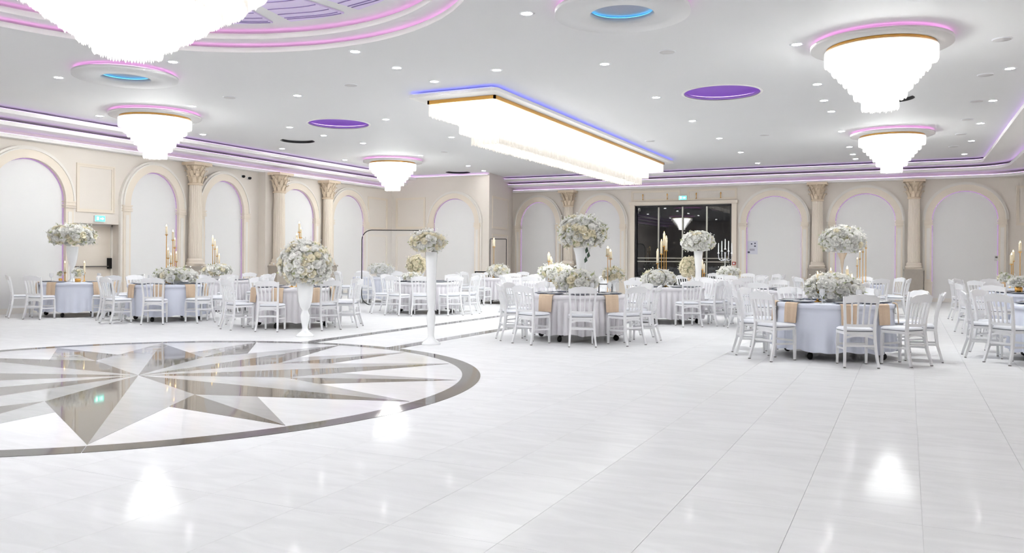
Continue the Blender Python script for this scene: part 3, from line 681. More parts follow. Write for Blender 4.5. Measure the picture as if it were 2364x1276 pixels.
# ------------------------------------------------------------------ chairs
def make_chair():
    o = thing('banquet_chair', 'x', 'chair')
    MB().poly([(-0.185, -0.19), (0.185, -0.19), (0.205, 0.15), (0.17, 0.2), (-0.17, 0.2), (-0.205, 0.15)], 0.415, 0.452).build('seat', 'chair_white', o)
    cs = MB(); P = [(-0.175, -0.175), (0.175, -0.175), (0.2, 0.0), (0.198, 0.14), (0.165, 0.195), (-0.165, 0.195), (-0.198, 0.14), (-0.2, 0.0)]
    n = len(P); vs = []
    for s_, z in ((0.96, 0.452), (1.02, 0.462), (1.02, 0.478), (0.9, 0.494), (0.0, 0.5)):
        vs += [(x * s_, y * s_ + 0.01 * (1 - s_), z) for x, y in P]
    cu = MB().add(vs, [(n * i + k, n * i + (k + 1) % n, n * i + n + (k + 1) % n, n * i + n + k) for i in range(1, 4) for k in range(n)], True)
    cu = cu.build('cushion', 'cushion_white', o)
    MB().add([(x * s_, y * s_, z) for s_, z in ((0.97, 0.452), (1.0, 0.463)) for x, y in P], [(k, (k + 1) % n, n + (k + 1) % n, n + k) for k in range(n)]).build('cushion_edge', 'cushion_edge', cu)
    for s_ in (-1, 1):
        f = MB().beam([(s_ * 0.178, 0.165, 0.42), (s_ * 0.18, 0.168, 0.3), (s_ * 0.182, 0.172, 0.012)], [0.034, 0.036, 0.026], [0.034, 0.036, 0.026], up=(0, 1, 0)).build('leg', 'chair_white', o)
        MB().box(s_ * 0.182 - 0.012, s_ * 0.182 + 0.012, 0.16, 0.184, 0, 0.012).build('foot', 'foot_rubber', f)
        r = MB().beam([(s_ * 0.205, -0.275, 0.012), (s_ * 0.188, -0.215, 0.22), (s_ * 0.178, -0.19, 0.44), (s_ * 0.182, -0.2, 0.6), (s_ * 0.197, -0.232, 0.78), (s_ * 0.207, -0.262, 0.9)],
                      [0.026, 0.032, 0.034, 0.03, 0.03, 0.03], [0.028, 0.034, 0.036, 0.03, 0.028, 0.026], up=(0, 1, 0)).build('leg', 'chair_white', o)
        MB().box(s_ * 0.205 - 0.013, s_ * 0.205 + 0.013, -0.288, -0.262, 0, 0.012).build('foot', 'foot_rubber', r)
        MB().beam([(s_ * 0.186, -0.21, 0.235), (s_ * 0.18, 0.168, 0.225)], 0.018, 0.026).build('stretcher', 'chair_white', o)
    MB().beam([(-0.186, -0.207, 0.275), (0.186, -0.207, 0.275)], 0.018, 0.026).build('stretcher', 'chair_white', o)
    MB().beam([(-0.18, 0.168, 0.265), (0.18, 0.168, 0.265)], 0.018, 0.026).build('stretcher', 'chair_white', o)
    # arched apron under the back of the seat
    MB().beam([(-0.17, -0.188, 0.375), (-0.1, -0.19, 0.398), (0, -0.19, 0.404), (0.1, -0.19, 0.398), (0.17, -0.188, 0.375)], 0.016, 0.03).build('apron', 'chair_white', o)
    cr = MB(); vs = []; K = 12
    for i in range(K + 1):
        t = -1 + 2 * i / K; x = t * 0.212; yy = -0.262 - 0.028 * (1 - t * t)
        zt = 0.905 + 0.028 * math.cos(t * math.pi / 2) + 0.004 * math.cos(t * math.pi * 3); zb = 0.815 + 0.012 * (1 - t * t)
        for (dy, z) in ((-0.012, zb), (0.012, zb), (0.012, zt - 0.02 * abs(t) ** 6), (-0.012, zt - 0.02 * abs(t) ** 6)): vs.append((x, yy + dy + (0.86 - z) * 0.25 - 0.0, z))
    fs = [(4 * i + q, 4 * i + 4 + q, 4 * i + 4 + (q + 1) % 4, 4 * i + (q + 1) % 4) for i in range(K) for q in range(4)] + [(0, 1, 2, 3), tuple(4 * K + q for q in (3, 2, 1, 0))]
    cr.add(vs, fs).build('crest_rail', 'chair_white', o)
    MB().beam([(-0.18, -0.197, 0.535), (-0.09, -0.208, 0.53), (0, -0.211, 0.529), (0.09, -0.208, 0.53), (0.18, -0.197, 0.535)], 0.018, 0.034).build('lower_rail', 'chair_white', o)
    for k in range(4):
        t = -0.6 + 0.4 * k
        MB().beam([(t * 0.165, -0.209, 0.54), (t * 0.17, -0.216, 0.6), (t * 0.18, -0.236, 0.72), (t * 0.195, -0.266, 0.83)], [0.024, 0.016, 0.02, 0.018], [0.016, 0.014, 0.014, 0.014], up=(0, 1, 0)).build('slat', 'chair_white', o)
    return o
chair0 = make_chair(); chair_used = [False]
POS8 = ('near side', 'near right', 'right', 'far right', 'far side', 'far left', 'left', 'near left')
def put_chair(x, y, rz, label):
    o = chair0 if not chair_used[0] else copy_tree(chair0); chair_used[0] = True
    o.location = (x, y, 0); o.rotation_euler = (0, 0, rz); o['label'] = label; o['group'] = 'white banquet chairs'

# ------------------------------------------------------------------ tables
TR, TZ = 0.80, 0.765
def cloth_mesh(kind, seed):
    rnd = random.Random(seed); mb = MB(); N = 420
    ph = [rnd.uniform(0, 6.28) for _ in range(6)]; npl = 42
    def off(t, u):
        if kind == 'pleat':
            v = abs(math.sin(npl / 2.0 * t + 0.35 * math.sin(4 * t + ph[0]))) ** 0.65
            return 0.075 * (v - 0.75) * min(1.0, u * 4) + 0.012 * u * math.sin(9 * t + ph[1]) + 0.02 * u
        v = 0.5 * math.sin(13 * t + ph[0]) + 0.35 * math.sin(21 * t + ph[1]) + 0.3 * math.sin(34 * t + ph[2])
        return u * u * 0.045 * v + 0.05 * u
    rows = [('c', 0.0)]; prof = [(0.0, TZ), (TR - 0.02, TZ), (TR, TZ - 0.006), (TR + 0.004, TZ - 0.03), (TR + 0.002, TZ - 0.06), (TR - 0.012, TZ - 0.068)]
    for u in (0.0, 0.1, 0.25, 0.5, 0.75, 1.0): prof.append((TR - 0.02, TZ - 0.07 - u * 0.575, u))
    vs = [(0, 0, TZ)]
    for p in prof[1:]:
        for k in range(N):
            t = 2 * math.pi * k / N; r = p[0]; z = p[1]
            if len(p) == 3:
                r += off(t, p[2])
                if p[2] == 1.0: z += 0.012 * math.sin(7 * t + ph[3]) + 0.01 * math.sin(17 * t + ph[4])
            vs.append((r * math.cos(t), r * math.sin(t), z))
    fs = [(0, 1 + k, 1 + (k + 1) % N) for k in range(N)]; m = len(prof) - 1
    for i in range(m - 1):
        for k in range(N): fs.append((1 + N * i + (k + 1) % N, 1 + N * i + k, 1 + N * (i + 1) + k, 1 + N * (i + 1) + (k + 1) % N))
    return mb.add(vs, fs, True)
CM = {}
def petal(name, c, tr=0.25):
    m = bpy.data.materials.new(name); m.use_nodes = True; n = m.node_tree.nodes; l = m.node_tree.links
    p = n['Principled BSDF']; p.inputs['Roughness'].default_value = 0.6; p.inputs['Specular IOR Level'].default_value = 0.2
    tc = n.new('ShaderNodeTexCoord'); nz = n.new('ShaderNodeTexNoise'); nz.inputs['Scale'].default_value = 3.0; l.new(tc.outputs['Object'], nz.inputs['Vector'])
    mx = n.new('ShaderNodeMix'); mx.data_type = 'RGBA'; mx.inputs[6].default_value = tuple(v * 0.95 for v in c[:3]) + (1,); mx.inputs[7].default_value = c
    l.new(nz.outputs['Fac'], mx.inputs[0]); t = n.new('ShaderNodeBsdfTranslucent'); ms = n.new('ShaderNodeMixShader'); ms.inputs[0].default_value = tr
    l.new(mx.outputs[2], p.inputs['Base Color']); l.new(mx.outputs[2], t.inputs[0]); l.new(p.outputs[0], ms.inputs[1]); l.new(t.outputs[0], ms.inputs[2]); l.new(ms.outputs[0], n['Material Output'].inputs[0])
    M[name] = m
for kd in ('pleat', 'soft'):
    for cm in ('cloth_blue', 'cloth_grey', 'cloth_white'):
        me = cloth_mesh(kd, 11 if kd == 'pleat' else 5).mesh('tablecloth'); me.materials.append(M[cm]); CM[kd, cm] = me
tb = {}
def make_table():
    o = thing('banquet_table', 'x', 'table', (0, 0, 0), 0, 'round banquet tables')
    MB().lathe([(0, 0.735), (TR - 0.03, 0.735), (TR - 0.03, 0.762), (0, 0.762)], seg=40).build('tabletop', 'wood_pale', o)
    for k in range(4):
        x, y = pol(0.52, 45 + 90 * k)
        lg = MB().tube([(x, y, 0.10), (x, y, 0.735)], 0.02, 8).build('leg', 'metal_grey', o)
        cx, cy = pol(0.70, 45 + 90 * k)
        MB().beam([(x, y, 0.11), (cx, cy, 0.10)], 0.03, 0.03).build('foot', 'black_metal', o)
        MB().lathe([(0, -0.02), (0.045, -0.02), (0.05, 0), (0.045, 0.02), (0, 0.02)], (0, 0, 0), 14).build('caster', 'caster_black', lg, (cx, cy, 0.05)).rotation_euler = (R(90), 0, R(45 + 90 * k))
    return o
tab0 = make_table(); tab_used = [False]
pl0 = None
def make_plate():
    o = thing('plate', 'x', 'plate', (0, 0, 0), 0, 'place settings')
    MB().lathe([(0, 0.004), (0.09, 0.004), (0.155, 0.014), (0.16, 0.018), (0.155, 0.02)], seg=28).build('charger', 'plate_dark', o)
    MB().lathe([(0, 0.012), (0.085, 0.012), (0.13, 0.024), (0.132, 0.028), (0.09, 0.018), (0, 0.018)], seg=28).build('dinner_plate', 'plate_white', o)
    return o
pl0 = make_plate(); pl_used = [False]
def make_napkin():
    mb = MB(); rows = [(TR - 0.038, TZ + 0.004, 0.115), (TR - 0.02, TZ + 0.006, 0.115), (TR + 0.012, TZ - 0.004, 0.112), (TR + 0.022, TZ - 0.05, 0.11), (TR + 0.03, TZ - 0.15, 0.108), (TR + 0.036, TZ - 0.27, 0.105)]
    vs = []
    for th in (0.0, 0.008):
        for r, z, w in rows:
            for t in (-1, -0.5, 0, 0.5, 1): vs.append((t * w, -(r + th) + 0.004 * math.cos(t * 6), z + (0.006 if (th and r < TR) else 0)))
    n = len(rows); fs = []
    for s_ in (0, 1):
        b = s_ * n * 5
        for i in range(n - 1):
            for k in range(4):
                q = (b + 5 * i + k, b + 5 * i + k + 1, b + 5 * i + 6 + k, b + 5 * i + 5 + k); fs.append(q if s_ else q[::-1])
    for i in range(n - 1):
        for k in (0, 4): fs.append((5 * i + k, 5 * i + 5 + k, n * 5 + 5 * i + 5 + k, n * 5 + 5 * i + k))
    for k in range(4):
        b = 5 * (n - 1); fs.append((b + k, b + k + 1, n * 5 + b + k + 1, n * 5 + b + k))
    me = mb.add(vs, fs, False).mesh('napkin'); me.materials.append(M['napkin_tan'])
    return me
nap_me = make_napkin()
def table(key, px, d, desc, angs, kind='pleat', cm='cloth_grey', napkins=(), plates=True, rr=1.10):
    x, y = at(px, d); tb[key] = (x, y, px, d)
    base = math.atan2(-y, -x)                      # towards the camera
    o = tab0 if not tab_used[0] else copy_tree(tab0); tab_used[0] = True
    o.location = (x, y, 0); o.rotation_euler = (0, 0, base + 0.35); o['label'] = 'round banquet table, the ' + desc
    c = link('tablecloth', CM[kind, cm], None, (x, y, 0), (0, 0, base)); tag(c, 'floor-length %s cloth on the %s' % ('pleated grey' if kind == 'pleat' else 'smooth pale blue', desc), 'tablecloth', 'tablecloths')
    used = set()
    for a in sorted(angs, key=lambda v: abs(((v + 22.5) % 45) - 22.5)):
        i = round(a / 45.0) % 8; nm = POS8[i]
        if nm in used:
            for e in (1, -1):
                if POS8[(i + e) % 8] not in used: nm = POS8[(i + e) % 8]; break
            else: nm = 'outer ' + nm
        used.add(nm)
        t = base + R(a); cx, cy = x + rr * math.cos(t), y + rr * math.sin(t)
        if cx < XL + 0.36 or cx > XR - 0.3: continue
        put_chair(cx, cy, t + R(90), 'white slat-back chair, %s of the %s' % (nm, desc))
        if plates:
            p = pl0 if not pl_used[0] else copy_tree(pl0); pl_used[0] = True
            p.location = (x + 0.6 * math.cos(t), y + 0.6 * math.sin(t), TZ); p['label'] = 'dark-rimmed white plate, %s of the %s' % (nm, desc); p['group'] = 'place settings'
        if a in napkins:
            q = link('napkin', nap_me, None, (x, y, 0), (0, 0, t + R(90))); q.scale = (1.3, 1, 1) if key == 'T8' else (1, 1, 1); tag(q, 'tan napkin hanging at the %s of the %s' % (nm, desc), 'napkin', 'hanging napkins')
EV = lambda o, n=8: [o + 360.0 * k / n - (360 if o + 360.0 * k / n > 180 else 0) for k in range(n)]
table('T1', 180, 18.7, 'table by the fire door', [-80, -39, 29, 62, 100], 'soft', 'cloth_blue', (-39, 29, 62, -80))
table('T2', 388, 17.6, 'table with the tall gold candlesticks', [-12, 32, 66, -58, 106, 150, -150, -105], 'soft', 'cloth_blue', (-12, 32, 66, -58))
table('T3', 505, 20.8, 'table by the third left arch', EV(10), 'pleat', 'cloth_grey')
table('T4', 675, 16.2, 'table behind the big floor bouquet', [-60, -19, 31, 70, 110, 150, -105, -150], 'pleat', 'cloth_grey', (-60, -19, 31, 70))
table('T5', 985, 20.4, 'table behind the slim floor vase', [-36, -6, 30, 60, 105, 150, -80, -130], 'pleat', 'cloth_grey')
table('T6', 876, 25.2, 'table behind the black frame', EV(-22), 'pleat', 'cloth_blue', plates=False)
table('T7', 1158, 25.0, 'table at the bay corner', EV(-30), 'pleat', 'cloth_grey', plates=False)
table('T8', 1335, 13.95, 'middle table with the tall rose ball', [3, -40, -74, 42, 76, 118, 160, -115, -155], 'pleat', 'cloth_grey', (-40, 42))
table('T9', 1278, 20.9, 'low bouquet table behind the middle table', EV(20), 'pleat', 'cloth_grey', plates=False)
table('T10', 1540, 17.8, 'table with the slim gold candles', [22, -30, 55, 95, -70, -110, 140, -150], 'pleat', 'cloth_grey')
table('T11', 1645, 21.2, 'table with the white column vase', [35, -8, 75, 115, -55, -100, 160, -145], 'pleat', 'cloth_grey', plates=False)
table('T11b', 1700, 24.6, 'table at the glass door', EV(30), 'pleat', 'cloth_grey', plates=False)
table('T12', 1925, 11.7, 'front right table', [14, -42, 50, 86, -76, 122, -112, 160, -152], 'soft', 'cloth_blue', (14, -42, 50, 86, -76))
table('T13a', 1838, 16.4, 'table just behind the front right table', EV(15), 'pleat', 'cloth_grey', plates=True)
table('T13b', 1962, 20.6, 'table below the rose ball on gold', EV(-15), 'pleat', 'cloth_blue', plates=True)
table('TA', 2490, 11.2, 'nearest table at the right edge', [-40, -78, -5, -115, 32], 'soft', 'cloth_blue')
table('TB', 2398, 15.3, 'second table at the right edge', [-30, -68, -105, 10, -145], 'pleat', 'cloth_blue')
table('TC', 2350, 18.6, 'third table at the right edge', [-35, -75, 0, -115, 40, 150, -155], 'pleat', 'cloth_blue', plates=False)

# ------------------------------------------------------------------ flowers
def rose_mesh(seed, m):
    rnd = random.Random(seed); mb = MB()
    def petal(az, r0, tilt, w, h):
        vs = []; U, V = 3, 3
        for j in range(V + 1):
            v = j / V; zz = -0.25 + h * v; rr = r0 * (0.25 + 0.75 * math.sin(v * 1.7)) + tilt * v * v
            for i in range(U + 1):
                u = -1 + 2 * i / U; a = az + u * w * (1 - 0.25 * v * v)
                vs.append((rr * math.cos(a), rr * math.sin(a), zz - 0.12 * u * u * v + (0.05 if abs(u) < 0.5 else 0) * v))
        mb.add(vs, [(4 * j + i, 4 * j + i + 1, 4 * j + 5 + i, 4 * j + 4 + i) for j in range(V) for i in range(U)], True)
    mb.lathe([(0, -0.3), (0.35, -0.2), (0.42, 0.15), (0.26, 0.45), (0, 0.52)], (0, 0, 0), 7)
    for k in range(3): petal(2.1 * k + rnd.random(), 0.42, 0.02, 0.95, 0.8)
    for k in range(4): petal(1.57 * k + rnd.random() * 0.4, 0.66, 0.12, 0.85, 0.74)
    for k in range(5): petal(1.257 * k + rnd.random() * 0.4, 0.85, 0.25, 0.75, 0.6)
    me = mb.mesh('rose'); me.materials.append(M[m]); return me
RM = {c: [rose_mesh(k + 3, c) for k in range(3)] for c in ('rose_white', 'rose_cream')}
def bouquet(parent, c, rx, rz, n, rr, seed, col='rose_white', mix=0.15, low=-0.75, green=0.5):
    """roses one by one over an ellipsoid, filler blossom and foliage between"""
    rnd = random.Random(seed); ga = math.pi * (3 - math.sqrt(5)); k = 0; fi = MB(); lf = MB(); pts = []
    for i in range(n):
        z = 1 - (1 - low) * (i + 0.5) / n; q = math.sqrt(max(0, 1 - z * z)); a = ga * i + rnd.uniform(-0.15, 0.15)
        d = Vector((q * math.cos(a), q * math.sin(a), z)); s_ = rnd.uniform(0.88, 1.06)
        p = Vector((c[0] + rx * d.x * s_, c[1] + rx * d.y * s_, c[2] + rz * d.z * s_))
        nv = Vector((d.x / rx, d.y / rx, d.z / rz)).normalized(); nv = (nv + Vector((rnd.uniform(-.3, .3), rnd.uniform(-.3, .3), rnd.uniform(-.1, .3)))).normalized()
        cc = 'rose_cream' if rnd.random() < mix else col
        o = link('rose', rnd.choice(RM[cc]), parent, p, nv.to_track_quat('Z', 'Y').to_euler(), rr * rnd.uniform(0.95, 1.3))
        pts.append((p, nv))
    for i in range(int(n * 2.2)):
        p, nv = rnd.choice(pts); t = Vector((rnd.uniform(-1, 1), rnd.uniform(-1, 1), rnd.uniform(-1, 1))) * rr * 1.5
        p2 = p + t; e = rr * rnd.uniform(0.18, 0.32)
        fi.lathe([(0, -e), (e, -e * 0.2), (e * 0.8, e * 0.5), (0, e * 0.8)], p2, 5)
    for i in range(int(n * green * 1.2)):
        p, nv = rnd.choice(pts); d = (nv + Vector((rnd.uniform(-1, 1), rnd.uniform(-1, 1), rnd.uniform(-0.8, 0.6)))).normalized()
        b = p - nv * rr * 0.5; tip = b + d * rr * rnd.uniform(1.3, 2.4); sd = d.cross(nv)
        if sd.length < 0.05: continue
        sd.normalize(); m_ = (b + tip) / 2 + nv * rr * 0.2; w = rr * 0.35
        lf.add([b, m_ + sd * w, tip, m_ - sd * w], [(0, 1, 2), (0, 2, 3)])
    tag(fi.build('filler_blossom', col, parent), kind='stuff'); tag(lf.build('foliage', 'leaf_green', parent), kind='stuff')
    core = MB().lathe([(0, -rz * 0.7), (rx * 0.6, -rz * 0.45), (rx * 0.75, 0), (rx * 0.55, rz * 0.5), (0, rz * 0.72)], c, 18).build('flower_foam', 'foam_pale', parent)
def vase(parent, prof, m, name='vase'): return MB().lathe(prof, (0, 0, 0), 32).build(name, m, parent)
def on(key, px, dd=0.0):
    d = tb[key][3] + dd; return at(px, d)
def arrangement(label, xy, z, prof, vm, fc, rx, rz, n, rr, seed, col='rose_white', mix=0.12, low=-0.75, name='flower_arrangement', green=0.5, off=(0, 0)):
    o = thing(name, label, 'flowers', (xy[0], xy[1], z), 0, 'white rose arrangements')
    if prof: vase(o, prof, vm)
    bouquet(o, (off[0], off[1], fc - z), rx, rz, n, rr, seed, col, mix, low, green)
    return o
LOWB = [(0, 0), (0.10, 0), (0.13, 0.03), (0.14, 0.08), (0.12, 0.1)]
P1 = [(0, 0), (0.155, 0), (0.155, 0.012), (0.125, 0.05), (0.06, 0.1), (0.048, 0.14), (0.055, 0.2), (0.078, 0.3), (0.08, 0.36), (0.055, 0.42), (0.05, 0.45), (0.085, 0.5), (0.115, 0.6), (0.13, 0.75), (0.15, 0.93)]
P2 = [(0, 0), (0.15, 0), (0.15, 0.012), (0.12, 0.05), (0.06, 0.09), (0.045, 0.13), (0.055, 0.25), (0.07, 0.4), (0.06, 0.5), (0.045, 0.54), (0.06, 0.6), (0.075, 0.8), (0.08, 1.1), (0.095, 1.45)]
URN = [(0, 0), (0.09, 0), (0.09, 0.015), (0.05, 0.05), (0.04, 0.12), (0.055, 0.2), (0.05, 0.28), (0.04, 0.32), (0.07, 0.38), (0.10, 0.5), (0.115, 0.62), (0.13, 0.8)]
TRU = [(0, 0), (0.11, 0), (0.11, 0.02), (0.06, 0.06), (0.07, 0.2), (0.085, 0.45), (0.11, 0.65), (0.15, 0.78)]
CLM = [(0, 0), (0.10, 0), (0.10, 0.02), (0.075, 0.05), (0.08, 0.3), (0.10, 0.6), (0.12, 0.82)]
GLD = [(0, 0), (0.10, 0), (0.10, 0.012), (0.03, 0.03), (0.018, 0.1), (0.022, 0.35), (0.05, 0.6), (0.12, 0.78)]

o = arrangement('big white rose bouquet on a white floor vase by the star', at(705, 14.1), 0, P1, 'vase_white', 1.24, 0.43, 0.37, 150, 0.06, 1, mix=0.3, low=-0.85, name='floor_bouquet', green=0.35)
bouquet(o, (-0.08, -0.03, 1.47), 0.22, 0.15, 45, 0.055, 21, mix=0.1, low=-0.2, green=0.3)
o = arrangement('cream rose bouquet on a tall slim floor vase', at(996, 12.9), 0, P2, 'vase_white', 1.615, 0.27, 0.16, 80, 0.048, 2, mix=0.55, low=-0.8, name='floor_bouquet', off=(-0.06, -0.03))
arrangement('wide white bouquet on the white urn by the fire door', on('T1', 167), TZ, URN, 'vase_white', 1.82, 0.46, 0.24, 120, 0.062, 3, mix=0.25)
arrangement('low white bouquet at the foot of the tall gold candlesticks', on('T2', 407, -0.1), TZ, LOWB, 'vase_white', 0.93, 0.40, 0.16, 60, 0.065, 4, low=-0.4, green=0.8)
arrangement('small white bouquet below the third left arch', on('T3', 502), TZ, LOWB, 'vase_white', 0.99, 0.34, 0.16, 50, 0.06, 5, low=-0.4, green=0.8)
arrangement('round cream rose ball left of the slim floor vase', on('T5', 962, 0.1), TZ, [(0, 0), (0.07, 0), (0.03, 0.03), (0.03, 0.1), (0.08, 0.2)], 'vase_white', 1.17, 0.24, 0.23, 60, 0.05, 6, col='rose_cream', mix=0.5)
arrangement('flat white bouquet under the cream rose ball', on('T5', 952, -0.3), TZ, LOWB, 'vase_white', 0.89, 0.22, 0.09, 26, 0.05, 7, low=-0.3, green=0.8)
arrangement('white bouquet seen through the black frame', on('T6', 880), TZ, LOWB, 'vase_white', 0.99, 0.36, 0.17, 56, 0.06, 8, low=-0.5, green=1.0)
arrangement('white bouquet on the table at the bay corner', on('T7', 1150), TZ, LOWB, 'vase_white', 0.98, 0.31, 0.17, 46, 0.06, 9, low=-0.5, green=1.0)
o = arrangement('tall white rose ball on a white trumpet vase, middle table', on('T8', 1343, 0.05), TZ, TRU, 'vase_white', 1.80, 0.39, 0.28, 130, 0.058, 10, mix=0.2, green=0.9)
for k, (x, y, z) in enumerate(((0.1, -0.12, 0.52), (0.14, -0.1, 0.6), (0.12, -0.13, 0.68))):
    MB().add([(x, y, z), (x + 0.05, y, z + 0.04), (x + 0.03, y - 0.01, z + 0.12), (x - 0.01, y, z + 0.06)], [(0, 1, 2, 3)]).build('hanging_leaf', 'leaf_dark', o)
arrangement('low white bouquet in front of the white trumpet vase', on('T8', 1330, -0.3), TZ, LOWB, 'vase_white', 0.98, 0.34, 0.17, 70, 0.062, 11, low=-0.6, green=0.6)
arrangement('cream bouquet in a bowl at the rear of the middle table', on('T8', 1416, 0.45), TZ, [(0, 0), (0.06, 0), (0.03, 0.03), (0.03, 0.12), (0.1, 0.2)], 'vase_white', 1.08, 0.17, 0.12, 30, 0.045, 12, mix=0.6, low=-0.6)
arrangement('wide low white bouquet just behind the middle table', on('T9', 1286), TZ, LOWB, 'vase_white', 1.0, 0.46, 0.19, 80, 0.065, 13, low=-0.5, green=0.9)
arrangement('white bouquet at the foot of the slim gold candles', on('T10', 1521, -0.1), TZ, LOWB, 'vase_white', 0.94, 0.34, 0.17, 60, 0.06, 14, low=-0.5, green=0.7)
arrangement('white rose ball on a white column vase before the glass door', on('T11', 1612), TZ, CLM, 'vase_white', 1.81, 0.40, 0.25, 110, 0.06, 15, mix=0.1)
arrangement('cream rose ball beside the white column vase', on('T11', 1591, 0.2), TZ, [(0, 0), (0.07, 0), (0.03, 0.03), (0.03, 0.06), (0.08, 0.12)], 'vase_gold', 1.15, 0.23, 0.26, 66, 0.05, 16, col='rose_cream', mix=0.6, low=-0.9)
arrangement('low white bouquet under the silver candelabrum', on('T11b', 1682), TZ, LOWB, 'vase_white', 0.96, 0.32, 0.17, 50, 0.06, 17, low=-0.5)
arrangement('large low white bouquet on the front right table', on('T12', 1926), TZ, LOWB, 'vase_white', 0.96, 0.37, 0.2, 120, 0.05, 18, low=-0.6, green=0.5, mix=0.05)
arrangement('white rose ball on a gold trumpet stand', on('T13b', 1944), TZ, GLD, 'vase_gold', 1.86, 0.51, 0.34, 150, 0.066, 19, mix=0.1)
arrangement('small white posy with green stems at the right edge', on('TC', 2320, -0.2), TZ, [(0, 0), (0.05, 0), (0.055, 0.1), (0.05, 0.12)], 'gold_pale', 0.97, 0.15, 0.10, 22, 0.045, 20, low=-0.3, green=2.0)
arrangement('white posy in a gold pot at the right edge', on('TB', 2352, -0.1), TZ, [(0, 0), (0.06, 0), (0.065, 0.1), (0.055, 0.12)], 'gold', 0.96, 0.16, 0.10, 22, 0.055, 22, low=-0.3, green=1.5)
arrangement('small posy in a gold cup left of the urn', on('T1', 140, -0.2), TZ, [(0, 0), (0.035, 0), (0.04, 0.07), (0.03, 0.08)], 'gold', 0.93, 0.05, 0.06, 6, 0.028, 23, low=-0.2, green=3.0)
arrangement('two-tone posy in gold cups right of the urn', on('T1', 180, -0.3), TZ, [(0, 0), (0.06, 0), (0.06, 0.07), (0.05, 0.08)], 'gold', 0.96, 0.11, 0.11, 16, 0.035, 24, low=-0.5, green=1.5)

# ------------------------------------------------------------------ candles
def candlestick(xy, z0, ztop, ch, label, r=0.013, cr=0.02, m='gold'):
    o = thing('candlestick', label, 'candlestick', (xy[0], xy[1], z0), 0, 'lit candles')
    h = ztop - z0; hb = h - ch - 0.045
    if hb > 0.03:
        MB().lathe([(0, 0), (0.055, 0), (0.055, 0.008), (0.02, 0.02), (r * 0.7, 0.04), (r * 0.6, hb - 0.03), (r, hb - 0.02), (cr + 0.012, hb - 0.008), (cr + 0.012, hb), (0, hb)], seg=12).build('holder', m, o)
    MB().lathe([(0, max(hb, 0)), (cr, max(hb, 0)), (cr, max(hb, 0) + ch), (cr * 0.4, max(hb, 0) + ch + 0.004), (0, max(hb, 0) + ch)], seg=12).build('candle', 'candle_wax', o)
    zt = max(hb, 0) + ch
    MB().lathe([(0, zt), (cr * 0.45, zt + 0.012), (cr * 0.5, zt + 0.02), (cr * 0.2, zt + 0.038), (0, zt + 0.052)], seg=8).build('flame', 'flame', o)
def zpx(y, d, px): return CAMH + (595.86 + ROLL * (px - 1182) - y) / FPX * d
def cands(key, L, txt, z0=TZ, ch=0.16, dd=0.0, **k):
    words = ('leftmost', 'second from left', 'third from left', 'fourth from left', 'fifth from left', 'sixth from left', 'seventh from left')
    for i, (px, y) in enumerate(sorted(L)):
        d = tb[key][3] + dd + 0.07 * ((i * 2) % 3 - 1)
        candlestick(at(px, d), z0, zpx(y, d, px), ch, '%s of the %s' % (words[i], txt), **k)
cands('T2', [(384, 518), (399, 530), (403.5, 548), (388, 572), (394.5, 584), (407, 580)], 'lit candles on slim gold sticks, left tables', ch=0.17)
cands('T3', [(491, 543), (496, 552), (501, 568), (506, 585)], 'lit gold candlesticks below the third left arch', ch=0.2)
cands('T4', [(690.5, 511), (694, 524), (685, 538), (688, 550), (674, 560)], 'lit candles rising behind the big floor bouquet', ch=0.16)
cands('T1', [(150, 602), (195, 602)], 'two lit candles beside the white urn', ch=0.22)
cands('T7', [(1140, 549)], 'lit gold candlestick at the bay corner', ch=0.22, cr=0.04)
cands('T9', [(1267, 582), (1272, 592)], 'pair of thick lit candles behind the middle table', ch=0.18, cr=0.035)
cands('T8', [(1403, 568), (1409, 575)], 'pair of gold candlesticks on the middle table', ch=0.12, cr=0.03, dd=0.35, m='gold_pale')
cands('T10', [(1518, 574), (1527, 552), (1533, 534), (1538, 544)], 'slim gold candles before the glass door', ch=0.27, cr=0.025)
cands('T11', [(1622, 599), (1626, 608)], 'two low candles right of the white column vase', ch=0.2, dd=-0.3)
cands('T12', [(1888, 626), (1918, 618), (1956, 614), (1967, 632)], 'lit candles among the front right bouquet', ch=0.24, cr=0.02, dd=0.0)
cands('T13b', [(1979, 594), (1985, 578), (1992, 562), (1999, 553)], 'slim gold candlesticks right of the gold trumpet stand', ch=0.16)
cands('TC', [(2335, 584), (2339, 577), (2355, 556)], 'lit gold candlesticks at the right edge', ch=0.2, cr=0.03)

# silver candelabrum
x, y = on('T11b', 1674)
o = thing('candelabrum', 'silver candelabrum with five tapers before the glass door', 'candelabrum', (x, y, TZ), -0.3)
MB().lathe([(0, 0), (0.11, 0), (0.11, 0.015), (0.03, 0.05), (0.02, 0.2), (0.03, 0.3), (0.018, 0.34), (0.018, 0.78), (0.03, 0.8), (0, 0.82)], seg=16).build('stem', 'silver', o)
for k, (ax, hz) in enumerate(((-0.22, 0.78), (-0.11, 0.84), (0, 0.9), (0.11, 0.84), (0.22, 0.78))):
    if ax: MB().tube([(0, 0, 0.62), (ax * 0.5, 0, 0.56), (ax * 0.9, 0, 0.6), (ax, 0, 0.7), (ax, 0, hz)], 0.011, 7).build('arm', 'silver', o)
    MB().lathe([(0, hz - 0.01), (0.035, hz), (0.03, hz + 0.02), (0.016, hz + 0.02), (0.012, hz + 0.3), (0, hz + 0.32)], (ax, 0, 0), 10).build('taper', 'vase_white', o)

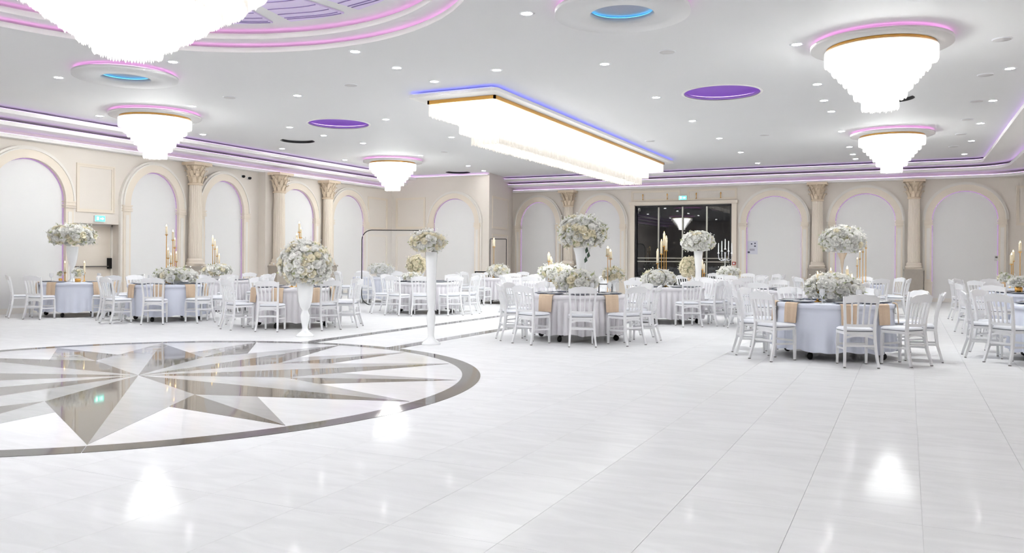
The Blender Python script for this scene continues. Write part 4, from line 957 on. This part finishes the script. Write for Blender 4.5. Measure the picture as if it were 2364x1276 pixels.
# ------------------------------------------------------------------ black frames and wire stands
def framed(name, label, cat, xy, w, h, r, tr, pane=True, z=0.0):
    o = thing(name, label, cat, (xy[0], xy[1], z), YAW)
    P = [(x, 0, zz + h / 2) for x, zz in rrect(w / 2, -h / 2, h / 2, r, 6)]
    MB().tube(P, tr, 6, True).build('metal_frame', 'black_metal', o)
    if pane: MB().add(P, [tuple(range(len(P)))]).build('clear_pane', 'clear_pane', o)
    return o
framed('rounded_frame', 'thin black frame with rounded corners standing behind the slim vase', 'frame', at(920, 23.45), 2.1, 2.14, 0.28, 0.014)
framed('corner_frame', 'thin black rectangular frame standing at the bay corner', 'frame', at(1150, 26.6), 0.53, 1.98, 0.02, 0.013, pane=False)
def wirebox(label, xy, z, w, d, h, rz=0.3):
    o = thing('wire_stand', label, 'stand', (xy[0], xy[1], z), rz, 'black wire stands')
    for zz in (0.004, h):
        for a, b in (((-w, -d), (w, -d)), ((w, -d), (w, d)), ((w, d), (-w, d)), ((-w, d), (-w, -d))):
            MB().tube([(a[0] / 2, a[1] / 2, zz), (b[0] / 2, b[1] / 2, zz)], 0.005, 5).build('rail', 'black_metal', o)
    for a in ((-w, -d), (w, -d), (w, d), (-w, d)):
        MB().tube([(a[0] / 2, a[1] / 2, 0), (a[0] / 2, a[1] / 2, h)], 0.005, 5).build('post', 'black_metal', o)
wirebox('black wire stand at the rear right of the middle table', on('T8', 1398, 0.1), TZ, 0.22, 0.2, 0.16)
wirebox('black wire stand beside the slim gold candles', on('T10', 1481, 0.2), TZ, 0.26, 0.22, 0.2)
x, y = on('T10', 1516, -0.45)
o = thing('wire_hoop', 'black wire hoop before the slim gold candles bouquet', 'stand', (x, y, TZ), YAW)
MB().tube([(0.19 * math.cos(2 * math.pi * k / 32), 0, 0.195 + 0.19 * math.sin(2 * math.pi * k / 32)) for k in range(32)], 0.005, 5, True).build('hoop', 'black_metal', o)
MB().tube([(-0.2, 0, 0.005), (0.2, 0, 0.005)], 0.006, 5).build('foot_bar', 'black_metal', o)
x, y = at(1113, 27.3)
o = thing('console_stand', 'black metal console stand beside the bay arch', 'stand', (x, y, 0), YAW)
MB().box(-0.24, 0.24, -0.15, 0.15, 0.88, 0.92).build('top', 'black_metal', o)
for a in (-0.22, 0.22):
    for b in (-0.13, 0.13): MB().box(a - 0.015, a + 0.015, b - 0.015, b + 0.015, 0, 0.88).build('leg', 'black_metal', o)

# ------------------------------------------------------------------ glasses
g0 = thing('wine_glass', 'x', 'glass', (0, 0, 0), 0, 'wine glasses')
MB().lathe([(0, 0.001), (0.034, 0.001), (0.034, 0.004), (0.006, 0.008)], seg=14).build('foot', 'acrylic', g0)
MB().lathe([(0.005, 0.006), (0.0045, 0.09), (0.008, 0.1)], seg=8).build('stem', 'acrylic', g0)
MB().lathe([(0.005, 0.098), (0.03, 0.115), (0.04, 0.15), (0.036, 0.2)], seg=14).build('bowl', 'acrylic', g0)
fst = True
DW = {'T1': 'table by the fire door', 'T2': 'table with the tall gold candlesticks', 'T4': 'table behind the big floor bouquet', 'T12': 'front right table', 'T8': 'middle table with the tall rose ball'}
AN = {'T1': (-60, -10, 45), 'T2': (-35, 10, 49, 85), 'T4': (-80, -40, 6, 50, 90), 'T12': (-60, -14, 32, 68), 'T8': (-58, -18, 22, 60)}
for key in DW:
    x, y, px, d = tb[key]; base = math.atan2(-y, -x)
    for k, a in enumerate(AN[key]):
        t = base + R(a); o = g0 if fst else copy_tree(g0); fst = False
        o.location = (x + 0.6 * math.cos(t), y + 0.6 * math.sin(t), TZ)
        o['label'] = 'clear wine glass, %s from left on the %s' % (('first', 'second', 'third', 'fourth', 'fifth')[k], DW[key])
